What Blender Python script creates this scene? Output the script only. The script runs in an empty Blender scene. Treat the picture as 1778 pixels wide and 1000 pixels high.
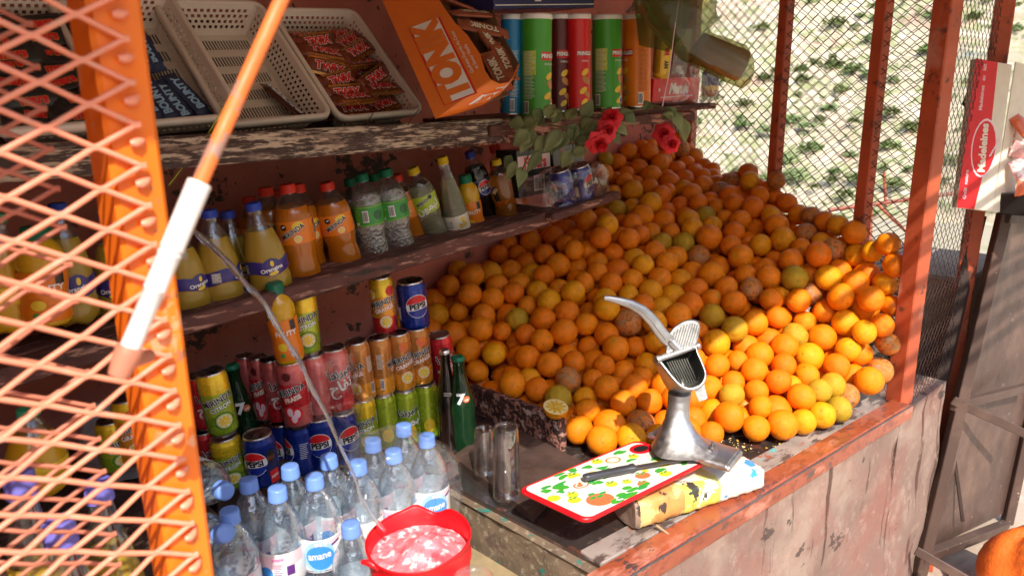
import bpy, math, random
import numpy as np
from mathutils import Vector, Matrix
R=math.radians
rnd=random.Random(5)
scene=bpy.context.scene; COL=scene.collection
# ---------------------------------------------------------------- camera
F=1300.;CX,CY=889.,500.;HC=1.6
PI=math.pi
pitch=R(14.5);roll=R(.75);yaw=R(45)
FW=np.array([math.cos(yaw)*math.cos(pitch),math.sin(yaw)*math.cos(pitch),-math.sin(pitch)])
_r=np.array([math.sin(yaw),-math.cos(yaw),0.]);_u=np.cross(_r,FW)
RT=_r*math.cos(roll)-_u*math.sin(roll);UP=np.cross(RT,FW)
CAMP=np.array([0,0,HC])
def ray(x,y): return FW+RT*(x-CX)/F-UP*(y-CY)/F
def onz(x,y,z):
    d=ray(x,y);return Vector(CAMP+d*(z-HC)/d[2])
def ony(x,y,Y):
    d=ray(x,y);return Vector(CAMP+d*Y/d[1])
def dep(x,y,D): return Vector(CAMP+ray(x,y)*D)
def depth(p): return float((np.array(p)-CAMP)@FW)
cd=bpy.data.cameras.new('camera');cam=bpy.data.objects.new('camera',cd);COL.objects.link(cam)
cd.sensor_width=36;cd.lens=F/1778*36;cd.clip_start=.02;cd.clip_end=3000
cd.dof.use_dof=True;cd.dof.focus_distance=1.75;cd.dof.aperture_fstop=5.6
M=Matrix(((RT[0],UP[0],-FW[0],0),(RT[1],UP[1],-FW[1],0),(RT[2],UP[2],-FW[2],HC),(0,0,0,1)))
cam.matrix_world=M;scene.camera=cam
# ---------------------------------------------------------------- light
SUN_EL=46;SX,SY=-.55,-.835
w=bpy.data.worlds.new('World');scene.world=w;w.use_nodes=True
nt=w.node_tree;bg=nt.nodes['Background'];sky=nt.nodes.new('ShaderNodeTexSky')
sky.sky_type='NISHITA';sky.sun_disc=False;sky.sun_elevation=R(SUN_EL);sky.sun_rotation=math.atan2(SX,SY)
nt.links.new(sky.outputs[0],bg.inputs[0]);bg.inputs[1].default_value=.15
sd=bpy.data.lights.new('sun','SUN');sd.energy=2.0;sd.angle=R(.5);sd.color=(1,.94,.84)
so=bpy.data.objects.new('sun',sd);COL.objects.link(so)
sv=Vector((SX*math.cos(R(SUN_EL)),SY*math.cos(R(SUN_EL)),math.sin(R(SUN_EL))))
so.rotation_euler=sv.to_track_quat('Z','Y').to_euler();so.location=(-3,-4,5)
vs=scene.view_settings;vs.view_transform='Standard';vs.look='None';vs.exposure=1.64;vs.gamma=1
cy=scene.cycles;cy.max_bounces=10;cy.transparent_max_bounces=24;cy.transmission_bounces=8;cy.caustics_refractive=False;cy.caustics_reflective=False
# ---------------------------------------------------------------- materials
MATS={}
def mat(name,col,rough=.5,metal=0,var=.2,vs=12,layers=(),bump=0,bs=150,trans=0,ior=1.45,coat=0,sss=0,rnd_hue=None,alpha=1,gen=False,spec=.5):
    m=bpy.data.materials.new(name);m.use_nodes=True;MATS[name]=m
    n=m.node_tree.nodes;l=m.node_tree.links;p=n['Principled BSDF']
    tc=n.new('ShaderNodeTexCoord');co=tc.outputs['Object']
    oi=n.new('ShaderNodeObjectInfo')
    def noise(sc,det=4,st=(1,1,1),w=None):
        mp=n.new('ShaderNodeMapping');mp.inputs['Scale'].default_value=st;l.new(co,mp.inputs[0])
        x=n.new('ShaderNodeTexNoise');x.noise_dimensions='4D';x.inputs['Scale'].default_value=sc;x.inputs['Detail'].default_value=det;x.inputs['Roughness'].default_value=.5 if det<5 else .66
        l.new(mp.outputs[0],x.inputs['Vector'])
        mu=n.new('ShaderNodeMath');mu.operation='MULTIPLY';mu.inputs[1].default_value=37;l.new(oi.outputs['Random'],mu.inputs[0]);l.new(mu.outputs[0],x.inputs['W'])
        return x.outputs['Fac']
    def mix(a,b,f):
        x=n.new('ShaderNodeMix');x.data_type='RGBA'
        for s,v in ((x.inputs[6],a),(x.inputs[7],b)):
            if isinstance(v,tuple): s.default_value=(*v,1)
            else: l.new(v,s)
        if isinstance(f,float): x.inputs[0].default_value=f
        else: l.new(f,x.inputs[0])
        return x.outputs[2]
    cur=tuple(col)
    if rnd_hue: cur=mix(cur,tuple(rnd_hue),oi.outputs['Random'])
    if var:
        f=noise(vs,3)
        mr=n.new('ShaderNodeMapRange');mr.inputs[1].default_value=.3;mr.inputs[2].default_value=.7;mr.inputs[3].default_value=1-var;mr.inputs[4].default_value=1+var*.6;l.new(f,mr.inputs[0])
        x=n.new('ShaderNodeMix');x.data_type='RGBA';x.blend_type='MULTIPLY';x.inputs[0].default_value=1
        if isinstance(cur,tuple): x.inputs[6].default_value=(*cur,1)
        else: l.new(cur,x.inputs[6])
        l.new(mr.outputs[0],x.inputs[7]);cur=x.outputs[2]
    rf=None
    for L in layers:   # (col,scale,lo,hi,detail,stretch[,opacity])
        f=noise(L[1],L[4],L[5]);mr=n.new('ShaderNodeMapRange');mr.inputs[1].default_value=.5+(L[2]-.5)*.62;mr.inputs[2].default_value=.5+(L[3]-.5)*.62;l.new(f,mr.inputs[0])
        o=mr.outputs[0]
        if len(L)>6:
            mu=n.new('ShaderNodeMath');mu.operation='MULTIPLY';mu.inputs[1].default_value=L[6];l.new(o,mu.inputs[0]);o=mu.outputs[0]
        cur=mix(cur,tuple(L[0]),o)
        rf=o
    if isinstance(cur,tuple): p.inputs['Base Color'].default_value=(*cur,1)
    else: l.new(cur,p.inputs['Base Color'])
    f=noise(vs*2.3,3);mr=n.new('ShaderNodeMapRange');mr.inputs[1].default_value=.3;mr.inputs[2].default_value=.7;mr.inputs[3].default_value=max(0,rough*.8);mr.inputs[4].default_value=min(1,rough*1.25);l.new(f,mr.inputs[0]);l.new(mr.outputs[0],p.inputs['Roughness'])
    p.inputs['Metallic'].default_value=metal;p.inputs['IOR'].default_value=ior
    p.inputs['Transmission Weight'].default_value=trans;p.inputs['Coat Weight'].default_value=coat;p.inputs['Coat Roughness'].default_value=.12
    p.inputs['Specular IOR Level'].default_value=spec
    if sss: p.inputs['Subsurface Weight'].default_value=sss;p.inputs['Subsurface Radius'].default_value=(.02,.008,.003);p.inputs['Subsurface Scale'].default_value=.3
    if bump:
        b=n.new('ShaderNodeBump');b.inputs['Strength'].default_value=bump;b.inputs['Distance'].default_value=.002
        l.new(noise(bs,3),b.inputs['Height']);l.new(b.outputs[0],p.inputs['Normal'])
    return m
def film(name,tint,gl=.16,rough=.08,opac=.0,ocol=(.8,.8,.8),bump=.5,bs=40):
    m=bpy.data.materials.new(name);m.use_nodes=True;MATS[name]=m
    n=m.node_tree.nodes;l=m.node_tree.links
    for x in list(n): n.remove(x)
    o=n.new('ShaderNodeOutputMaterial');t=n.new('ShaderNodeBsdfTransparent');t.inputs[0].default_value=(*tint,1)
    g=n.new('ShaderNodeBsdfGlossy');g.inputs['Roughness'].default_value=rough;g.inputs[0].default_value=(1,1,1,1)
    lw=n.new('ShaderNodeLayerWeight');lw.inputs[0].default_value=.35
    mr=n.new('ShaderNodeMapRange');mr.inputs[3].default_value=gl*.5;mr.inputs[4].default_value=min(1,gl*4);l.new(lw.outputs['Facing'],mr.inputs[0])
    tc=n.new('ShaderNodeTexCoord');no=n.new('ShaderNodeTexNoise');no.inputs['Scale'].default_value=bs;l.new(tc.outputs['Object'],no.inputs[0])
    b=n.new('ShaderNodeBump');b.inputs['Strength'].default_value=bump;b.inputs['Distance'].default_value=.004;l.new(no.outputs[0],b.inputs['Height']);l.new(b.outputs[0],g.inputs['Normal']);l.new(b.outputs[0],lw.inputs['Normal'])
    mx=n.new('ShaderNodeMixShader');l.new(mr.outputs[0],mx.inputs[0])
    if opac:
        d=n.new('ShaderNodeBsdfDiffuse');d.inputs[0].default_value=(*ocol,1);m2=n.new('ShaderNodeMixShader');m2.inputs[0].default_value=opac
        l.new(t.outputs[0],m2.inputs[1]);l.new(d.outputs[0],m2.inputs[2]);l.new(m2.outputs[0],mx.inputs[1])
    else: l.new(t.outputs[0],mx.inputs[1])
    l.new(g.outputs[0],mx.inputs[2]);l.new(mx.outputs[0],o.inputs[0])
    return m
o1=(1,1,1)
mat('orange_paint',(.90,.19,.010),.38,0,.12,9,[((.75,.42,.25),14,.66,.72,6,o1,.6),((.25,.12,.08),30,.70,.74,6,o1,.8)],coat=.3,bump=.15,bs=60)
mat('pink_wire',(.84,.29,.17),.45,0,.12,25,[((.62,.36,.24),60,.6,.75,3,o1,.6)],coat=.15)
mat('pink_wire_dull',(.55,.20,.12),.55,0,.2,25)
mat('red_post',(.50,.10,.04),.5,0,.25,9,[((.16,.05,.03),25,.62,.72,6,o1),((.6,.32,.26),6,.66,.8,5,(1,1,.5),.6)],bump=.3)
mat('rod_orange',(.78,.18,.04),.5,0,.15,20,[((.30,.20,.17),26,.56,.62,7,(1,1,.6),.9)],bump=.4,bs=80)
mat('white_tube',(.82,.80,.76),.35,0,.06,10,[((.45,.35,.3),30,.68,.74,5,o1,.5)],coat=.4)
mat('wire_dark',(.055,.03,.022),.6,0,.3,30)
mat('wall_pink',(.62,.20,.155),.85,0,.25,6,[((.62,.30,.24),5,.55,.75,9,o1,.5),((.10,.07,.055),7,.63,.67,12,(1,1,1.3)),((.05,.035,.03),70,.74,.78,5,o1),((.09,.05,.04),16,.68,.71,12,o1)],bump=.6,bs=90)
mat('plaster',(.25,.165,.13),.9,0,.22,5,[((.27,.11,.085),2.2,.48,.66,5,o1,.7),((.36,.27,.21),4,.55,.75,6,o1,.7),((.20,.14,.11),5,.54,.72,12,(1,1,.8),.7),((.07,.03,.02),11,.60,.68,10,(2.6,2.6,.10),.85),((.40,.29,.23),26,.56,.74,12,o1,.5),((.05,.035,.03),9,.72,.74,12,(1,1,1.5),.8)],bump=1,bs=60)
mat('wood_dark',(.075,.042,.032),.7,0,.4,14,[((.20,.12,.09),10,.56,.7,8,(.25,1,1),.8)],bump=.7,bs=60)
mat('wood_peel',(.06,.035,.026),.75,0,.4,14,[((.50,.39,.29),85,.47,.55,12,(.13,1,1)),((.07,.04,.035),190,.50,.58,8,(.12,1,1)),((.34,.23,.17),60,.58,.68,9,(.2,1,1),.7)],bump=1,bs=160)
mat('wood_peel_pink',(.05,.022,.018),.75,0,.4,14,[((.42,.19,.14),75,.52,.58,12,o1),((.55,.42,.36),30,.62,.68,12,o1)],bump=1,bs=160)
mat('wood_shelf',(.12,.045,.035),.75,0,.3,10,[((.42,.22,.16),80,.57,.65,12,(.14,1,1)),((.04,.03,.025),60,.58,.70,10,(.2,1,1))],bump=.8,bs=60)
mat('stone',(.20,.14,.09),.9,0,.3,18,[((.40,.34,.24),70,.55,.72,12,o1,.8),((.12,.08,.06),22,.55,.64,12,o1),((.03,.20,.16),20,.66,.70,8,o1)],bump=1,bs=70)
mat('counter_metal',(.05,.04,.036),.25,.3,.4,7,[((.26,.22,.20),14,.58,.74,12,(.5,1,1),.7),((.16,.06,.04),20,.58,.70,9,o1)],coat=.5,bump=.3,bs=30)
mat('counter_worn',(.34,.28,.24),.5,0,.3,9,[((.10,.07,.06),26,.48,.58,12,(.4,1,1)),((.10,.42,.42),28,.70,.73,6,(.5,1,1)),((.30,.10,.06),24,.60,.68,9,o1)],coat=.2,bump=.8,bs=50)
mat('rail_paint',(.34,.08,.035),.36,0,.25,10,[((.22,.05,.025),36,.52,.62,12,(.6,1,1)),((.62,.26,.18),16,.58,.72,12,(.4,1,1),.7),((.08,.05,.045),50,.64,.68,10,(.5,1,1))],coat=.4,bump=.7,bs=60)  # worn paint; the pale pinkish layer puts sunlit patches into the colour
mat('rail_edge',(.16,.14,.14),.35,.6,.3,20)
mat('brown_metal',(.085,.050,.038),.5,.1,.2,6,[((.24,.14,.10),3.5,.5,.8,6,o1,.6),((.5,.42,.36),60,.80,.84,4,o1,.6)],coat=.15,bump=.2,bs=40)
mat('brown_dark',(.055,.035,.03),.5,.1,.3,10)
mat('ground',(.46,.35,.26),.95,0,.2,3,[((.25,.17,.13),2,.55,.7,8,o1,.7),((.55,.45,.36),12,.6,.7,6,o1,.6)],bump=.8,bs=25)
mat('hill',(.46,.38,.25),.95,0,.3,.1,[((.56,.45,.32),.10,.48,.62,12,o1,.8),((.36,.20,.13),.06,.56,.70,12,o1,.7),((.20,.23,.08),.22,.52,.60,10,o1,.75),((.60,.52,.42),.35,.60,.70,10,o1,.7)],bump=0)
mat('bush',(.15,.22,.07),.8,0,.3,.8,rnd_hue=(.22,.26,.11))
mat('roof_rust',(.50,.38,.28),.8,0,.3,3)
mat('reed',(.35,.26,.14),.9,0,.3,20)
for k,(c1,c2) in {'orange_skin':((.97,.285,.003),(.92,.20,.003)),'orange_skin_yellow':((.97,.40,.005),(.94,.35,.005)),'orange_skin_green':((.50,.33,.02),(.62,.34,.015))}.items():
    mat(k,c1,.40,0,.16,2.2,[((.30,.30,.03),1.3,.66,.85,3,o1,.40),((.16,.07,.02),5,.68,.72,8,o1,.75),((.40,.20,.06),2.4,.68,.78,9,o1,.45),((.30,.09,.01),30,.66,.72,2,o1,.5)],bump=.9,bs=26,rnd_hue=c2,sss=.0,coat=.02,spec=.32)
mat('orange_skin_scarred',(.66,.22,.03),.5,0,.2,2.2,[((.15,.07,.025),3.2,.56,.62,9,o1,.8),((.36,.24,.12),2,.52,.62,9,o1,.75)],bump=.9,bs=26,rnd_hue=(.60,.17,.02),sss=.05)
mat('navel',(.10,.09,.02),.8)
mat('flesh',(.95,.52,.05),.25,0,.25,90,coat=.6,sss=.3)
mat('pith',(.90,.70,.32),.6)
mat('alu',(.72,.70,.68),.28,1,.08,20)
mat('cast_alu',(.54,.53,.52),.42,1,.18,30,[((.42,.41,.40),18,.55,.7,6,o1,.6)],bump=.25,bs=120)
mat('grey_plate',(.42,.41,.36),.4,.8,.15,30)
mat('basket_white',(.72,.62,.54),.5,0,.08,8,coat=.2)
mat('steel',(.25,.23,.22),.35,.8,.3,30,[((.12,.06,.04),20,.6,.7,6,o1,.6)])
mat('knife_grip',(.05,.05,.06),.35,0,.2,20,coat=.3)
mat('card_brown',(.20,.11,.06),.85,0,.15,10)
mat('canister',(.33,.11,.05),.5,0,.15,10);mat('board_white',(.74,.71,.62),.35,0,.08,10,coat=.2);mat('card_orange',(.80,.19,.02),.5,0,.1,10,coat=.2)
mat('leaf',(.10,.13,.045),.6,0,.3,25,rnd_hue=(.19,.21,.08),bump=.5,bs=60)
mat('rose',(.66,.02,.03),.65,0,.2,30,bump=.5,bs=200)
mat('stem_g',(.07,.10,.03),.7)
mat('cap_blue',(.16,.30,.72),.4,0,.06,20,coat=.2);mat('cap_navy',(.02,.03,.22),.4);mat('cap_royal',(.04,.08,.50),.4)
mat('cap_red',(.75,.045,.02),.4);mat('cap_green',(.01,.17,.08),.4);mat('cap_yellow',(.85,.58,.02),.4);mat('cap_lav',(.20,.18,.62),.45);mat('cap_emer',(.05,.42,.18),.45)
mat('bucket_red',(.80,.006,.012),.38,0,.08,8,coat=.12,bump=.2,bs=60)
mat('foam',(.90,.28,.32),.35,0,.35,55,[((.98,.86,.86),95,.56,.68,4,o1),((.80,.04,.06),24,.60,.68,4,o1,.7)],bump=1,bs=240,coat=.6,trans=.2)  # pink base colour with whiter and redder patches
for k,c in dict(white=(.85,.84,.82),black=(.015,.015,.015),red=(.72,.015,.02),blue=(.01,.03,.30),orange=(.85,.22,.01),yellow=(.88,.60,.03),green=(.04,.33,.06),dkgreen=(.02,.14,.04),lime=(.42,.55,.03),pink=(.78,.16,.18),purple=(.05,.015,.09),ltblue=(.05,.30,.75),cyan=(.02,.25,.55),paleblue=(.35,.60,.88),violet=(.12,.03,.22),brown=(.16,.045,.02),gold=(.55,.25,.06),cream=(.80,.72,.58),grey=(.35,.33,.32),pringle_green=(.06,.36,.03),tomato=(.80,.17,.06),palepink=(.90,.62,.66),magenta=(.75,.10,.35),navy=(.015,.02,.10),indigo=(.035,.025,.20),maroon=(.12,.012,.015),choc=(.10,.03,.015)).items():
    mat('p_'+k,c,.35,0,.07,30,coat=.25)
for k,c in dict(red=(.70,.03,.04),pink=(.72,.16,.15),orange=(.86,.36,.03),yellow=(.86,.58,.02),lime=(.40,.52,.03),citron=(.30,.46,.02),blue=(.008,.03,.26),gold=(.55,.22,.05)).items():
    mat('c_'+k,c,.26,.45,.12,18,coat=.5,rnd_hue=tuple(min(1,x*1.1) for x in c))
mat('wrap_gold',(.62,.26,.06),.25,.7,.2,30,coat=.4);mat('wrap_brown',(.22,.045,.02),.3,.1,.3,40,coat=.4,bump=.6,bs=120)
mat('wrap_blue',(.03,.05,.13),.4,0,.3,40,coat=.2,bump=.6,bs=120);mat('wrap_black',(.03,.02,.02),.4,0,.3,40,coat=.2,bump=.6,bs=120)
mat('wrap_orange',(.42,.11,.05),.35,0,.3,40,coat=.3,bump=.7,bs=100)
mat('juice_yellow',(.62,.40,.05),.12,0,.1,8,trans=.35,ior=1.33,coat=.6);mat('juice_orange',(.85,.25,.012),.1,0,.1,8,trans=.45,ior=1.33,coat=.7)
mat('juice_gold',(.80,.28,.03),.08,0,.1,8,trans=.75,ior=1.33,coat=.7);mat('juice_pale',(.80,.78,.50),.08,0,.05,8,trans=.8,ior=1.33,coat=.6)
mat('juice_mango',(.86,.48,.02),.15,0,.1,8,trans=.2,ior=1.33,coat=.6);mat('cola',(.012,.005,.004),.08,0,.1,8,coat=.8);mat('glass_green',(.01,.06,.02),.06,0,.05,8,trans=.5,ior=1.4,coat=.8)
mat('water',(.80,.89,.97),.03,0,0,8,trans=.86,ior=1.33,coat=0);mat('water_bubbly',(.80,.76,.72),.08,0,0,8,trans=.72,ior=1.33,bump=1,bs=260)
mat('stream_water',(.92,.93,.94),.02,0,0,8,trans=.94,ior=1.33,bump=.4,bs=60)
film('pet',(.96,.97,.97),.16,.06,.03,(.8,.8,.8),.3,60);film('pet_water',(.90,.96,1),.24,.05,.08,(.55,.78,1),1.0,70);film('pet_fizz',(.93,.93,.92),.24,.07,.10,(.75,.72,.70),1.0,160);film('pet_blue',(.86,.93,.98),.2,.06,.05,(.6,.8,1),.5,60)
film('shrink',(.99,.99,.99),.07,.07,.015,(.85,.85,.88),1.0,26);film('bagclear',(.98,.98,.98),.08,.09,.025,(.85,.8,.8),1,30)
film('bag_green',(.66,.70,.48),.08,.2,.20,(.13,.17,.05),1,18)
film('glass',(.985,.99,.99),.15,.03,.0,(.9,.9,.9),.12,60)
# ---------------------------------------------------------------- mesh builder
def frame(d):
    d=Vector(d).normalized();a=Vector((0,0,1)) if abs(d.z)<.9 else Vector((1,0,0))
    u=d.cross(a).normalized();return u,d.cross(u).normalized()
class MB:
    def __init__(s): s.v=[];s.f=[];s.mi=[];s.sm=[];s.mats=[]
    def m(s,k):
        if k not in s.mats: s.mats.append(k)
        return s.mats.index(k)
    def add(s,vs,fs,k,smooth=True,M=None):
        b=len(s.v)
        s.v+= [tuple(M@Vector(v)) for v in vs] if M else [tuple(v) for v in vs]
        i=s.m(k) if isinstance(k,str) else None
        for q,f in enumerate(fs):
            s.f.append(tuple(a+b for a in f));s.mi.append(i if i is not None else s.m(k[q]));s.sm.append(smooth)
    def loft(s,rings,k,close=False,caps=True,smooth=True,M=None,capk=None):
        n=len(rings[0]);vs=[p for r in rings for p in r];fs=[];ks=[]
        kk=k if isinstance(k,(list,tuple)) else [k]*(len(rings))
        for i in range(len(rings)-(0 if close else 1)):
            j=(i+1)%len(rings)
            for a in range(n):
                b=(a+1)%n;fs.append((i*n+a,i*n+b,j*n+b,j*n+a));ks.append(kk[i])
        s.add(vs,fs,ks,smooth,M)
        if caps and not close:
            s.add(rings[0],[tuple(range(n))[::-1]],capk or kk[0],False,M);s.add(rings[-1],[tuple(range(n))],capk or kk[-1],False,M)
    def lathe(s,prof,k,seg=24,M=None,caps=True):
        rings=[[(p[0]*math.cos(2*PI*a/seg),p[0]*math.sin(2*PI*a/seg),p[1]) for a in range(seg)] for p in prof]
        ks=[(p[2] if len(p)>2 else None) for p in prof];cur=k;out=[]
        for q in ks:
            if q: cur=q
            out.append(cur)
        s.loft(rings,out,caps=caps,M=M)
    def tube(s,pts,r,k,seg=8,caps=True,flat=1,M=None):
        pts=[Vector(p) for p in pts];n=len(pts);rr=r if isinstance(r,(list,tuple)) else [r]*n
        rings=[];u=None
        for i in range(n):
            d=(pts[min(i+1,n-1)]-pts[max(i-1,0)]).normalized()
            if u is None: u,v=frame(d)
            else:
                u=(u-d*u.dot(d)).normalized();v=d.cross(u)
            rings.append([pts[i]+(u*math.cos(2*PI*a/seg)+v*math.sin(2*PI*a/seg)*flat)*rr[i] for a in range(seg)])
        s.loft(rings,k,caps=caps,M=M)
    def box(s,c,d,k,bev=.0015,M=None,ks=None):
        x,y,z=[a/2 for a in d];b=min(bev,x*.5,y*.5,z*.5)
        rings=[]
        for zz,o in ((-z,b),(-z+b,0),(z-b,0),(z,b)):
            X,Y=x-o,y-o
            rings.append([(c[0]+px,c[1]+py,c[2]+zz) for px,py in ((-X+b,-Y),(X-b,-Y),(X,-Y+b),(X,Y-b),(X-b,Y),(-X+b,Y),(-X,Y-b),(-X,-Y+b))])
        s.loft(rings,k,smooth=False,M=M)
    def beam(s,p,q,wd,ht,k,up=(0,0,1),bev=.002):
        p=Vector(p);q=Vector(q);d=q-p;L=d.length;d.normalize();u=d.cross(Vector(up)).normalized();v=u.cross(d)
        Mx=Matrix((( u.x,v.x,d.x,p.x),(u.y,v.y,d.y,p.y),(u.z,v.z,d.z,p.z),(0,0,0,1)))
        s.box((0,0,L/2),(wd,ht,L),k,bev,M=Mx)
    def build(s,name,parent=None,loc=None,label=None,kind=None,cat=None,group=None,M=None):
        me=bpy.data.meshes.new(name);me.from_pydata(s.v,[],s.f)
        for k in s.mats: me.materials.append(MATS[k])
        me.polygons.foreach_set('material_index',s.mi);me.polygons.foreach_set('use_smooth',s.sm);me.update()
        try: me.shade_smooth() if False else None
        except Exception: pass
        o=bpy.data.objects.new(name,me);COL.objects.link(o)
        if parent: o.parent=parent
        if loc is not None: o.location=loc
        if M is not None: o.matrix_world=M
        tag(o,label,cat,group,kind);return o
def tag(o,label=None,cat=None,group=None,kind=None):
    for k,v in (('label',label),('category',cat),('group',group),('kind',kind)):
        if v: o[k]=v
    return o
def thing(name,label,cat,loc=(0,0,0),group=None,M=None):
    o=bpy.data.objects.new(name,None);COL.objects.link(o);o.location=loc;o.empty_display_size=.05
    if M is not None: o.matrix_world=M
    return tag(o,label,cat,group)
KIDS={}
def dup(root):
    c=root.copy();COL.objects.link(c)
    for ch in [x for x in ALLP.get(root.name,[])]:
        d=ch.copy();COL.objects.link(d);d.parent=c
        for g in ALLP.get(ch.name,[]):
            e=g.copy();COL.objects.link(e);e.parent=d
    return c
ALLP={}
def reg(root):
    def rec(o):
        ks=[x for x in COL.objects if x.parent==o];ALLP[o.name]=ks
        for k in ks: rec(k)
    rec(root);return root
# text
TC={};FONT_AR=None
def tgeo(s,off=0.,shear=0.,ar=False):
    key=(s,off,shear)
    if key in TC: return TC[key]
    cu=bpy.data.curves.new('t','FONT');cu.body=s;cu.size=1;cu.offset=off;cu.shear=shear;cu.resolution_u=3;cu.align_x='CENTER';cu.align_y='CENTER';cu.fill_mode='FRONT'
    ob=bpy.data.objects.new('t',cu);COL.objects.link(ob)
    dg=bpy.context.evaluated_depsgraph_get();dg.update()
    me=bpy.data.meshes.new_from_object(ob.evaluated_get(dg))
    r=([(v.co.x,v.co.y) for v in me.vertices],[tuple(p.vertices) for p in me.polygons])
    bpy.data.objects.remove(ob);bpy.data.curves.remove(cu);bpy.data.meshes.remove(me);TC[key]=r
    return r
def wrapf(Rr,th,z):   # 2D -> cylinder surface facing local angle th
    def f(x,y,o): 
        a=th+x/Rr;return ((Rr+o)*math.cos(a),(Rr+o)*math.sin(a),z+y)
    return f
def planef(o,u,v):
    o=Vector(o);u=Vector(u).normalized();v=Vector(v).normalized();n=u.cross(v)
    return lambda x,y,q: o+u*x+v*y+n*q
def text(mb,f,s,size,k,x=0,y=0,rot=0,off=.03,o=.0006,sx=1,shear=0):
    vs,fs=tgeo(s,off,shear);c,sn=math.cos(rot),math.sin(rot)
    out=[]
    for a,b in vs:
        a*=size*sx;b*=size;out.append(f(x+a*c-b*sn,y+a*sn+b*c,o))
    mb.add(out,fs,k,False)
def otext(mb,f,s,size,k,kb,x=0,y=0,rot=0,sx=1,off=.03,shear=0,o=.0006):
    text(mb,f,s,size,kb,x,y,rot,off+.045,o,sx,shear);text(mb,f,s,size,k,x,y,rot,off,o+.0004,sx,shear)
def disc(mb,f,x,y,r,k,o=.0004,ry=None,rot=0,a0=0,a1=2*PI,seg=20,rings=3,r0=0):
    ry=ry or r;vs=[];fs=[];c,sn=math.cos(rot),math.sin(rot);full=abs(a1-a0-2*PI)<1e-6;n=seg if full else seg+1
    for i in range(rings+1):
        t=r0+(1-r0)*i/rings
        for j in range(n):
            a=a0+(a1-a0)*j/seg;px=r*t*math.cos(a);py=ry*t*math.sin(a);vs.append(f(x+px*c-py*sn,y+px*sn+py*c,o))
    for i in range(rings):
        for j in range(n if full else n-1):
            b=(j+1)%n;fs.append((i*n+j,i*n+b,(i+1)*n+b,(i+1)*n+j))
    mb.add(vs,fs,k,False)
def rect(mb,f,x,y,w_,h,k,o=.0003,rot=0,nx=6,ny=1,skew=0):
    vs=[];fs=[];c,sn=math.cos(rot),math.sin(rot)
    for j in range(ny+1):
        for i in range(nx+1):
            px=-w_/2+w_*i/nx+skew*(j/ny-.5);py=-h/2+h*j/ny;vs.append(f(x+px*c-py*sn,y+px*sn+py*c,o))
    for j in range(ny):
        for i in range(nx): a=j*(nx+1)+i;fs.append((a,a+1,a+nx+2,a+nx+1))
    mb.add(vs,fs,k,False)
def slice_(mb,f,x,y,r,k1,k2,o=.0006):
    disc(mb,f,x,y,r,k1,o);disc(mb,f,x,y,r*.86,'p_cream',o+.0003)
    for i in range(8): disc(mb,f,x+r*.44*math.cos(i*PI/4),y+r*.44*math.sin(i*PI/4),r*.36,k2,o+.0006,r*.15,i*PI/4,rings=1,seg=8)
def barcode(mb,f,x,y,w_,h,o=.0006):
    rect(mb,f,x,y,w_,h,'p_white',o,nx=3);r2=random.Random(3)
    px=-w_*.42
    while px<w_*.4:
        bw=w_*(.02+.05*r2.random());rect(mb,f,x+px,y,bw,h*.8,'p_black',o+.0004,nx=1);px+=bw+w_*(.03+.04*r2.random())
def lines(mb,f,x,y,w_,n,dy,k,o=.0006,h=.0011):
    r2=random.Random(int(x*1e5)+n)
    for i in range(n): 
        ww=w_*(.7+.3*r2.random());rect(mb,f,x-(w_-ww)/2,y-i*dy,ww,h,k,o,nx=5)
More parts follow.
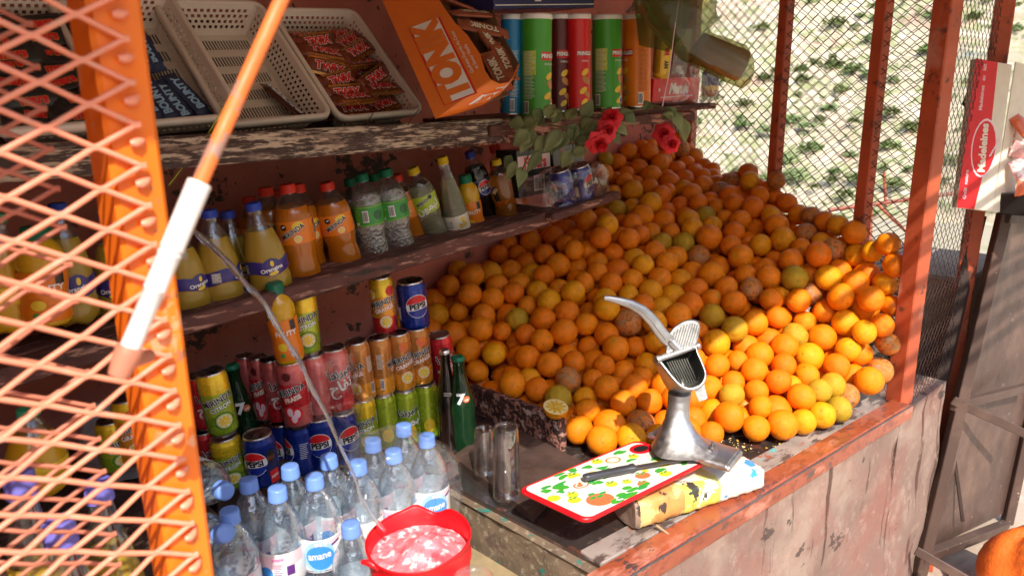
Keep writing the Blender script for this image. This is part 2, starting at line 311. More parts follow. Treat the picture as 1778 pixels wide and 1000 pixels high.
# ---------------------------------------------------------------- item builders (protos stand at the origin, label faces -y)
FR=-PI/2
AR={'mirinda':'\ufe8d\ufea9\ufee7\ufead\ufef4\ufee3','apple':'\ufea1\ufe8e\ufed4\ufe97','lemon':'\ufee5\ufeee\ufee4\ufef4\ufedf'}
def can_proto(kind,r=.029,h=.145):
    t=thing('soda_can','','can');mb=MB()
    band={'citron':('c_yellow','c_lime','c_citron'),'orange':('c_yellow','c_orange','c_orange'),'gold':('c_gold','c_gold','c_orange'),'orangetop':('c_yellow','c_orange','c_red'),'straw':('c_pink','c_red','c_pink'),'apple':('c_pink','c_pink','c_red'),'red':('c_red','c_red','c_red'),'pepsi':('c_blue',)*3,'pepsiman':('c_blue',)*3,'strawdull':('c_pink',)*3,'lime':('c_lime','c_lime','c_citron'),'limear':('c_lime','c_citron','c_lime')}[kind]
    c1,c2,c3=band
    mb.lathe([(r*.72,.0,'alu'),(r*.80,.0005),(r*.82,.004),(r*.97,.010,c3),(r,.016),(r,h*.35,c2),(r,h*.7,c1),(r,h-.017),(r*.985,h-.013),(r*.86,h-.004,'alu'),(r*.87,h-.0015)],c1,28,caps=True)
    f=wrapf(r,FR,0);z=h
    if kind in('citron','orange','orangetop','gold','straw'):
        nm={'citron':'CITRON','orange':'ORANGE','orangetop':'ORANGE','gold':'ORANGE','straw':'FRAISE'}[kind]
        otext(mb,f,'MIRINDA',.0185,'p_black','p_white',0,h*.60,.28,.82)
        otext(mb,f,nm,.0135,'p_white','p_dkgreen' if kind=='citron' else 'p_orange',.003,h*.49,.28,.85)
        k={'citron':('p_lime','p_yellow'),'straw':('p_red','p_pink')}.get(kind,('p_orange','p_yellow'))
        if kind=='straw':
            for a,b in((-.006,.30),(.008,.27),(.001,.2)): disc(mb,f,a,h*b,.0105,'p_red',.0005,.013);disc(mb,f,a,h*b,.006,'p_palepink',.0008,.009)
        else:
            slice_(mb,f,.004,h*.28,.0165,*k)
            if kind=='citron': disc(mb,f,.004,h*.28,.0195,'p_dkgreen',.0004,r0=.88)
        if kind=='orangetop': slice_(mb,f,-.026,h*.74,.013,'p_orange','p_yellow');disc(mb,f,.022,h*.78,.012,'p_red')
        if kind in('orange','gold'): disc(mb,f,.004,h*.80,.012,'p_tomato');disc(mb,f,.007,h*.84,.005,'p_orange',.0007)
        if kind=='straw': disc(mb,f,-.004,h*.82,.009,'p_maroon')
        for s_ in(-1,1): barcode(mb,f,s_*.047,h*.25,.010,.026);lines(mb,f,s_*.047,h*.75,.018,12,.003,'p_white')
    if kind in('lime','limear'):
        disc(mb,f,.003,h*.3,.014,'p_yellow',.0004,.018)
        for i in range(14): disc(mb,f,rnd.uniform(-.05,.05),rnd.uniform(.02,h-.02),.0022,'p_lime',.0006,seg=8,rings=1)
    if kind in('apple','red','limear'):
        k='p_black' if kind!='red' else 'p_black'
        otext(mb,f,AR['mirinda'],.024,k,'p_white',0,h*.66,.25)
        text(mb,f,AR['lemon'] if kind=='limear' else AR['apple'],.032,'p_white',0,h*.46,.25,.03)
        if kind=='apple': disc(mb,f,.012,h*.2,.014,'p_red',.0004,.011)
    if kind in('pepsi','pepsiman'):
        x0=0 if kind=='pepsi' else -.018;R0=h*.215
        disc(mb,f,x0,h*.55,R0*1.06,'p_white',.0003,rings=5);disc(mb,f,x0,h*.55,R0,'p_red',.0006,a0=.30,a1=PI-.1,rings=5);disc(mb,f,x0,h*.55,R0,'p_blue',.0006,a0=PI+.30,a1=2*PI-.1,rings=5)
        rect(mb,f,x0,h*.55,R0*1.9,R0*.62,'p_white',.0009,.1,10)
        text(mb,f,'PEPSI',R0*.68,'p_black',x0,h*.55,.1,.05,.0013,.98)
        rect(mb,f,-.05,h*.4,.012,.03,'p_white');lines(mb,f,.05,h*.7,.02,9,.004,'p_white')
    if kind=='pepsiman':
        disc(mb,f,.018,h*.62,.0095,'p_brown',.0006,.012);disc(mb,f,.018,h*.70,.0105,'p_black',.0009,.006);disc(mb,f,.018,h*.40,.015,'p_navy',.0005,.02);rect(mb,f,.021,h*.25,.022,.028,'p_red',.0009);disc(mb,f,.018,h*.55,.007,'p_black',.001,.004)
        text(mb,f,'PEPSI',.008,'p_white',.021,h*.25,.1,.03,.0014)
    mb.build('body',t)
    ml=MB();ml.lathe([(r*.872,h-.0015),(r*.86,h),(r*.80,h-.0005),(r*.78,h-.004),(r*.02,h-.0045)],'alu',28)
    lid=ml.build('lid',t)
    mt=MB();g=[(.0075*math.cos(a)*1.0,.0105*math.sin(a)+.001) for a in [2*PI*i/14 for i in range(14)]]
    mt.loft([[(x,y,h-.0040) for x,y in g],[(x,y,h-.0026) for x,y in g],[(x*.6,y*.6,h-.0024) for x,y in g]],'alu');mt.build('pull_tab',lid)
    return reg(t),h,r
def pet_proto(kind):
    t=thing('drink_bottle','','bottle');mb=MB();lb=None
    P={'orange':('juice_orange','cap_red','std'),'orangeplain':('juice_orange','cap_red','std'),'clear':('pet_fizz','cap_green','std'),'citron':('juice_pale','cap_yellow','std'),'cola':('cola','cap_navy','std'),'gold':('juice_gold','cap_yellow','std'),'goldred':('juice_gold','cap_red','std'),
       'pulp':('juice_yellow','cap_royal','bulb'),'pulpblank':('juice_yellow','cap_lav','bulb'),'tonic':('juice_pale','cap_yellow','cone'),'mango':('juice_mango','cap_green','small'),'bigyellow':('juice_mango','cap_emer','bulb')}
    liq,cap,shp=P[kind]
    if shp=='std':
        h=.21;pr=[(.020,.002,liq),(.028,0),(.032,.006),(.033,.02),(.0325,.045),(.0295,.068),(.0300,.076),(.0325,.09),(.033,.10),(.033,.145),(.0325,.150),(.0305,.158),(.027,.168,'pet'),(.021,.180),(.0145,.189),(.0118,.193),(.0118,.2)]
        lz=(.1,.143,.0334);cz=.194
    elif shp=='bulb':
        h=.215;pr=[(.022,.002,liq),(.031,0),(.037,.008),(.0385,.02),(.038,.045),(.0362,.052),(.0375,.058),(.0378,.088),(.0365,.094),(.034,.115),(.028,.14),(.0235,.155,'pet'),(.0185,.172),(.0135,.188),(.0122,.196),(.0122,.204)]
        lz=(.058,.086,.0384);cz=.198
    elif shp=='cone':
        h=.215;pr=[(.018,.002,liq),(.028,0),(.032,.008),(.033,.02),(.0325,.03),(.033,.035),(.033,.075),(.0315,.085),(.0285,.11),(.0235,.14),(.0185,.165,'pet'),(.0145,.185),(.0122,.196),(.0122,.204)]
        lz=(.036,.073,.0334);cz=.198
    else:
        h=.17;pr=[(.018,.002,liq),(.026,0),(.028,.006),(.0285,.03),(.026,.05),(.0285,.07),(.029,.09),(.0265,.096),(.0290,.104),(.0285,.122),(.024,.135),(.0165,.146),(.0150,.150),(.0150,.158)]
        lz=(.012,.093,.0297);cz=.148
    mb.lathe(pr,liq,28)
    for i,v in enumerate(mb.v):
        if v[2]<.009 and shp!='small':
            a=math.atan2(v[1],v[0]);mb.v[i]=(v[0],v[1],v[2]+.007*(.5-.5*math.cos(5*a)))
    if kind=='clear':
        mb.v=[(x*(1+.02*math.sin(z*240+math.atan2(y,x)*3)),y*(1+.02*math.sin(z*240+math.atan2(y,x)*3)),z) if z<.095 else (x,y,z) for x,y,z in mb.v]
    mb.build('body',t)
    z0,z1,rl=lz;lb=MB();base={'orange':'p_orange','orangeplain':'p_orange','clear':'p_green','citron':'p_lime','cola':'p_navy','pulp':'p_indigo','pulpblank':'p_indigo','tonic':'p_cream','mango':'p_orange','bigyellow':'p_yellow'}.get(kind)
    zm=(z0+z1)/2;f=wrapf(rl+.0002,FR,zm)
    if base:
        if kind=='mango':
            lb.lathe([(.0275,.008),(.0292,.012),(.0292,.03),(.0268,.05),(.0290,.07),(.0296,.09),(.0285,.096)],base,28,caps=False);f=wrapf(.0297,FR,.08)
            text(lb,f,'FRUTY',.014,'p_white',0,-.012,0,.03);rect(lb,f,.017,.004,.012,.02,'p_black');disc(lb,f,-.012,-.04,.009,'p_yellow');disc(lb,f,.008,-.05,.008,'p_tomato');disc(lb,f,-.015,-.058,.005,'p_green')
        else: lb.lathe([(rl-.0003,z0-.001),(rl,z0),(rl,z1),(rl-.0003,z1+.001)],base,28,caps=False)
    hh=z1-z0
    if kind=='orange':
        for q in(-1,0,1):
            x=q*.068;otext(lb,f,'MIRINDA',.0135,'p_black','p_white',x+.004,.002,.5,.85);disc(lb,f,x-.012,.012,.006,'p_black');disc(lb,f,x-.011,.013,.0035,'p_white',.0008,.0015,.4)
            disc(lb,f,x+.014,.013,.011,'p_yellow',.0003,.008,.3);slice_(lb,f,x+.011,-.012,.0085,'p_orange','p_yellow');disc(lb,f,x-.02,-.012,.006,'p_tomato')
    if kind=='orangeplain': lines(lb,f,0,hh*.3,.03,10,.0032,'p_cream')
    if kind=='clear':
        barcode(lb,f,.006,.0,.013,.026);lines(lb,f,-.012,.014,.014,9,.0032,'p_lime');rect(lb,f,-.014,-.016,.008,.006,'p_white');disc(lb,f,.035,0,.011,'p_dkgreen')
        rect(lb,f,0,hh*.46,.2,.0012,'p_lime',nx=28);rect(lb,f,0,-hh*.46,.2,.0012,'p_lime',nx=28)
    if kind=='citron':
        otext(lb,f,'MIRINDA',.0105,'p_black','p_white',-.004,.008,.35,.85);text(lb,f,AR['lemon'],.026,'p_white',.004,-.008,.2,.03);disc(lb,f,.016,.016,.0055,'p_black')
    if kind=='cola':
        rect(lb,f,0,.018,.2,.0012,'p_grey',nx=28);disc(lb,f,.006,-.001,.0195,'p_white',.0003);disc(lb,f,.006,-.001,.018,'p_red',.0006,a0=.3,a1=PI-.1);disc(lb,f,.006,-.001,.018,'p_blue',.0006,a0=PI+.3,a1=2*PI-.1);rect(lb,f,.006,-.001,.034,.0115,'p_white',.0009,.1);text(lb,f,'PEPSI',.0125,'p_black',.006,-.001,.1,.05,.0013)
    if kind in('pulp','pulpblank'):
        for v in range(len(lb.v)):   # scalloped lower edge of the sleeve
            x,y,z=lb.v[v];a=math.atan2(y,x);lb.v[v]=(x,y,z+(.004*math.cos(a*3+1) ))
        disc(lb,f,.003,.001,.0185,'p_indigo',.0003,.021);text(lb,f,'Orangina',.0125,'p_white',.002,-.003,.15,.03,.0010,.9);disc(lb,f,.004,.010,.0035,'p_yellow',.0008,.007);disc(lb,f,.004,-.013,.009,'p_yellow',.0008,.0045,.2)
        if kind=='pulp': rect(lb,f,-.052,0,.016,.022,'p_grey');lines(lb,f,-.052,.009,.014,6,.003,'p_white')
    if kind=='tonic':
        rect(lb,f,-.018,.0,.014,.018,'p_grey');lines(lb,f,-.018,.008,.013,5,.003,'p_white',.0009);otext(lb,f,'Sch',.016,'p_yellow','p_brown',.018,-.004,.35,.9);disc(lb,f,.02,.009,.006,'p_yellow');text(lb,f,'1L',.006,'p_black',.003,-.013,0,.02)
    if base: lb.build('label_sleeve',t)
    if kind in('gold','goldred'):
        f=wrapf(.0335,FR,.12);lb=MB();rect(lb,f,-.02,-.01,.018,.045,'p_black',.0004,.2,nx=5);otext(lb,f,'Miz',.016,'p_cream','p_black',-.02,0,1.1,.9);lb.lathe([(.0334,.098),(.0334,.0985)],'p_brown',28,caps=False);lb.build('label_sleeve',t)
    mc=MB();cr=.0145 if shp!='small' else .0178;ch=.0165 if shp!='small' else .021
    seg=40;rings=[]
    for z,rr in((cz,cr*1.0),(cz+.003,cr*1.01),(cz+.0035,cr*.97),(cz+ch-.002,cr*.95),(cz+ch,cr*.86)):
        rings.append([(rr*(1+(.022 if a%2 and z>cz+.003 and z<cz+ch-.001 else 0))*math.cos(2*PI*a/seg),rr*(1+(.022 if a%2 and z>cz+.003 and z<cz+ch-.001 else 0))*math.sin(2*PI*a/seg),z) for a in range(seg)])
    mc.loft(rings,cap);mc.build('cap',t)
    return reg(t),h,(rl if shp!='bulb' else .0385)
def water_proto(kind):
    t=thing('water_bottle','','bottle');mb=MB();h=.30;r=.0365
    pr=[(.02,.004,'pet_water'),(.03,0),(.0355,.006),(.0365,.02)]
    z=.03
    while z<.135: pr+=[(.0365,z),(.0345,z+.006)];z+=.013
    pr+=[(.0365,.138),(.0365,.203),(.0358,.208),(.0365,.214),(.0350,.228),(.0295,.247),(.023,.262,'pet_blue'),(.0165,.274),(.0130,.279),(.0128,.29)]
    mb.lathe(pr,'pet_water',30);mb.build('body',t)
    lb=MB();f=wrapf(.0372,FR,.17);lb.lathe([(.0367,.139),(.0370,.140),(.0370,.200),(.0367,.201)],'p_white',30,caps=False)
    if kind=='front':
        disc(lb,f,0,.0,.027,'p_paleblue',.0003,.030,-.35,rings=5);disc(lb,f,.002,-.002,.024,'p_ltblue',.0006,.022,-.35,rings=5);text(lb,f,'amane',.0185,'p_white',.001,.002,.1,.02,.0010,.8)
        rect(lb,f,.02,.024,.05,.008,'p_palepink',.0004,.1);rect(lb,f,.03,.020,.016,.004,'p_violet',.0009,.3)
    else:
        rect(lb,f,0,.018,.075,.022,'p_palepink',.0004,.1,10);disc(lb,f,-.03,-.012,.014,'p_ltblue',.0006,.020,-.5);rect(lb,f,.014,.0,.013,.017,'p_violet',.0006)
        lines(lb,f,-.006,.012,.014,7,.0035,'p_violet');rect(lb,f,.008,-.020,.03,.0025,'p_magenta',.0006);text(lb,f,'amane',.009,'p_magenta',-.006,.022,.1,.02,.0008,.8)
    rect(lb,f,0,-.028,.228,.0014,'p_violet',.0002,nx=30)
    lb.build('label_sleeve',t)
    mc=MB();seg=40;cr=.0152
    mc.loft([[(rr*(1+(.02 if a%2 and .283<z<.299 else 0))*math.cos(2*PI*a/seg),rr*(1+(.02 if a%2 and .283<z<.299 else 0))*math.sin(2*PI*a/seg),z) for a in range(seg)] for z,rr in((.280,cr*1.02),(.284,cr*1.02),(.2845,cr),(.299,cr*.97),(.3012,cr*.88),(.3008,cr*.4))],'cap_blue');mc.build('cap',t)
    return reg(t),.3012,r
def glassbottle_proto(kind):
    t=thing('glass_bottle','','bottle');mb=MB();h=.24
    k='glass_green' if kind=='green' else 'cola'
    mb.lathe([(.02,.002),(.0275,0),(.029,.006),(.029,.07),(.028,.10),(.0295,.125),(.026,.15),(.0185,.178),(.0140,.20),(.0132,.225),(.0145,.228),(.0135,.236)],k,28)
    f=wrapf(.0262,FR,.152)
    if kind=='green': text(mb,f,'7',.032,'p_white',-.004,0,-.05,.05,.004);disc(mb,f,.008,-.001,.0075,'p_tomato',.0035);text(mb,f,'up',.0085,'p_white',.008,-.001,.2,.03,.0045)
    else: lines(mb,f,0,.0,.022,3,.003,'p_cream',.004)
    mb.build('body',t)
    if kind=='green' or kind=='cola':
        mc=MB();mc.lathe([(.0150,.230),(.0155,.231),(.0140,.237),(.0110,.239)],'alu' if kind=='cola' else 'cap_green',22);mc.build('cap',t)
    return reg(t),.239,.0295
def crisps_proto(c,name,sub):
    t=thing('crisps_tube','','crisps tube');mb=MB();r,h=.0375,.235
    mb.lathe([(r,.0,'alu'),(r*1.02,.0015),(r,.004,c),(r,h-.012)],c,36);f=wrapf(r,FR,0)
    # bow tie with the name, product picture, small print round the back
    for q in(0,):
        for i in(-1,1): rect(mb,f,i*.0125,.140,.025,.019,'p_red',.0004,.0,nx=5)
        otext(mb,f,'PRINGLES',.0125,'p_white','p_maroon',0,.140,0,.92,.05)
        text(mb,f,sub,.0055,'p_white',0,.122,0,.02)
        for i,(a,b,s) in enumerate(((0,.095,.013),(.004,.075,.015),(-.006,.05,.013),(.008,.04,.012),(-.002,.022,.012))): disc(mb,f,a,b,s,'p_gold' if i%2 else 'p_yellow',.0004+.0002*i,s*.55,.5*(-1)**i)
        if c=='p_pringle_green': disc(mb,f,.006,.024,.009,'p_white',.0016,.010);disc(mb,f,.006,.022,.006,'p_blue',.0019,.007)
    for s_ in(-1,1):
        rect(mb,f,s_*.055,.125,.034,.055,'p_lime' if c=='p_pringle_green' else c,.0003,nx=6);lines(mb,f,s_*.055,.200-.05,.03,34,.0032,'p_white' if c in('p_cyan','p_pringle_green') else 'p_brown',.0006,.0009);barcode(mb,f,s_*.055-.008,.024,.015,.03)
    mb.build('body',t)
    ml=MB();ml.lathe([(r*1.03,h-.012),(r*1.035,h-.004),(r*1.01,h),(r*.9,h-.001),(r*.85,h-.003)],'p_white' if c!='p_x' else 'pet',36);ml.build('lid',t)
    return reg(t),h,r
PR={}
def item(kind,bx,by,tx,ty,Y,wpx,label,group=None,turn=0.,Yt=None):
    B=ony(bx,by,Y);T=ony(tx,ty,Yt or Y);ax=(T-B)
    made=None
    if kind not in PR:
        fam,_,k=kind.partition(':')
        PR[kind]={'can':lambda:can_proto(k,*((.033,.118) if k.startswith('pepsi') else (.029,.145))),'pet':lambda:pet_proto(k),'water':lambda:water_proto(k),'gb':lambda:glassbottle_proto(k),
                  'tube':lambda:crisps_proto(*{'blue':('p_cyan','','DISCOVER MORE'),'green':('p_pringle_green','','SOUR CREAM'),'purple':('p_maroon','','BARBECUE'),'red':('p_red','','ORIGINAL'),'orange':('p_orange','','PAPRIKA')}[k])}[fam]();made=1
    root,h,r=PR[kind];o=root if made else dup(root)
    if kind in('tube:purple',): pass
    rr=wpx/2*depth((B+T)/2)/F
    z=ax.normalized();face=math.atan2(-B.y,-B.x)+PI/2+turn
    q=Vector((0,0,1)).rotation_difference(z).to_matrix().to_4x4()
    o.matrix_world=Matrix.Translation(B)@q@Matrix.Rotation(face,4,'Z')@Matrix.Diagonal((rr/r,rr/r,ax.length/h,1))
    o['label']=label
    if group: o['group']=group
    elif 'group' in o: del o['group']
    return o
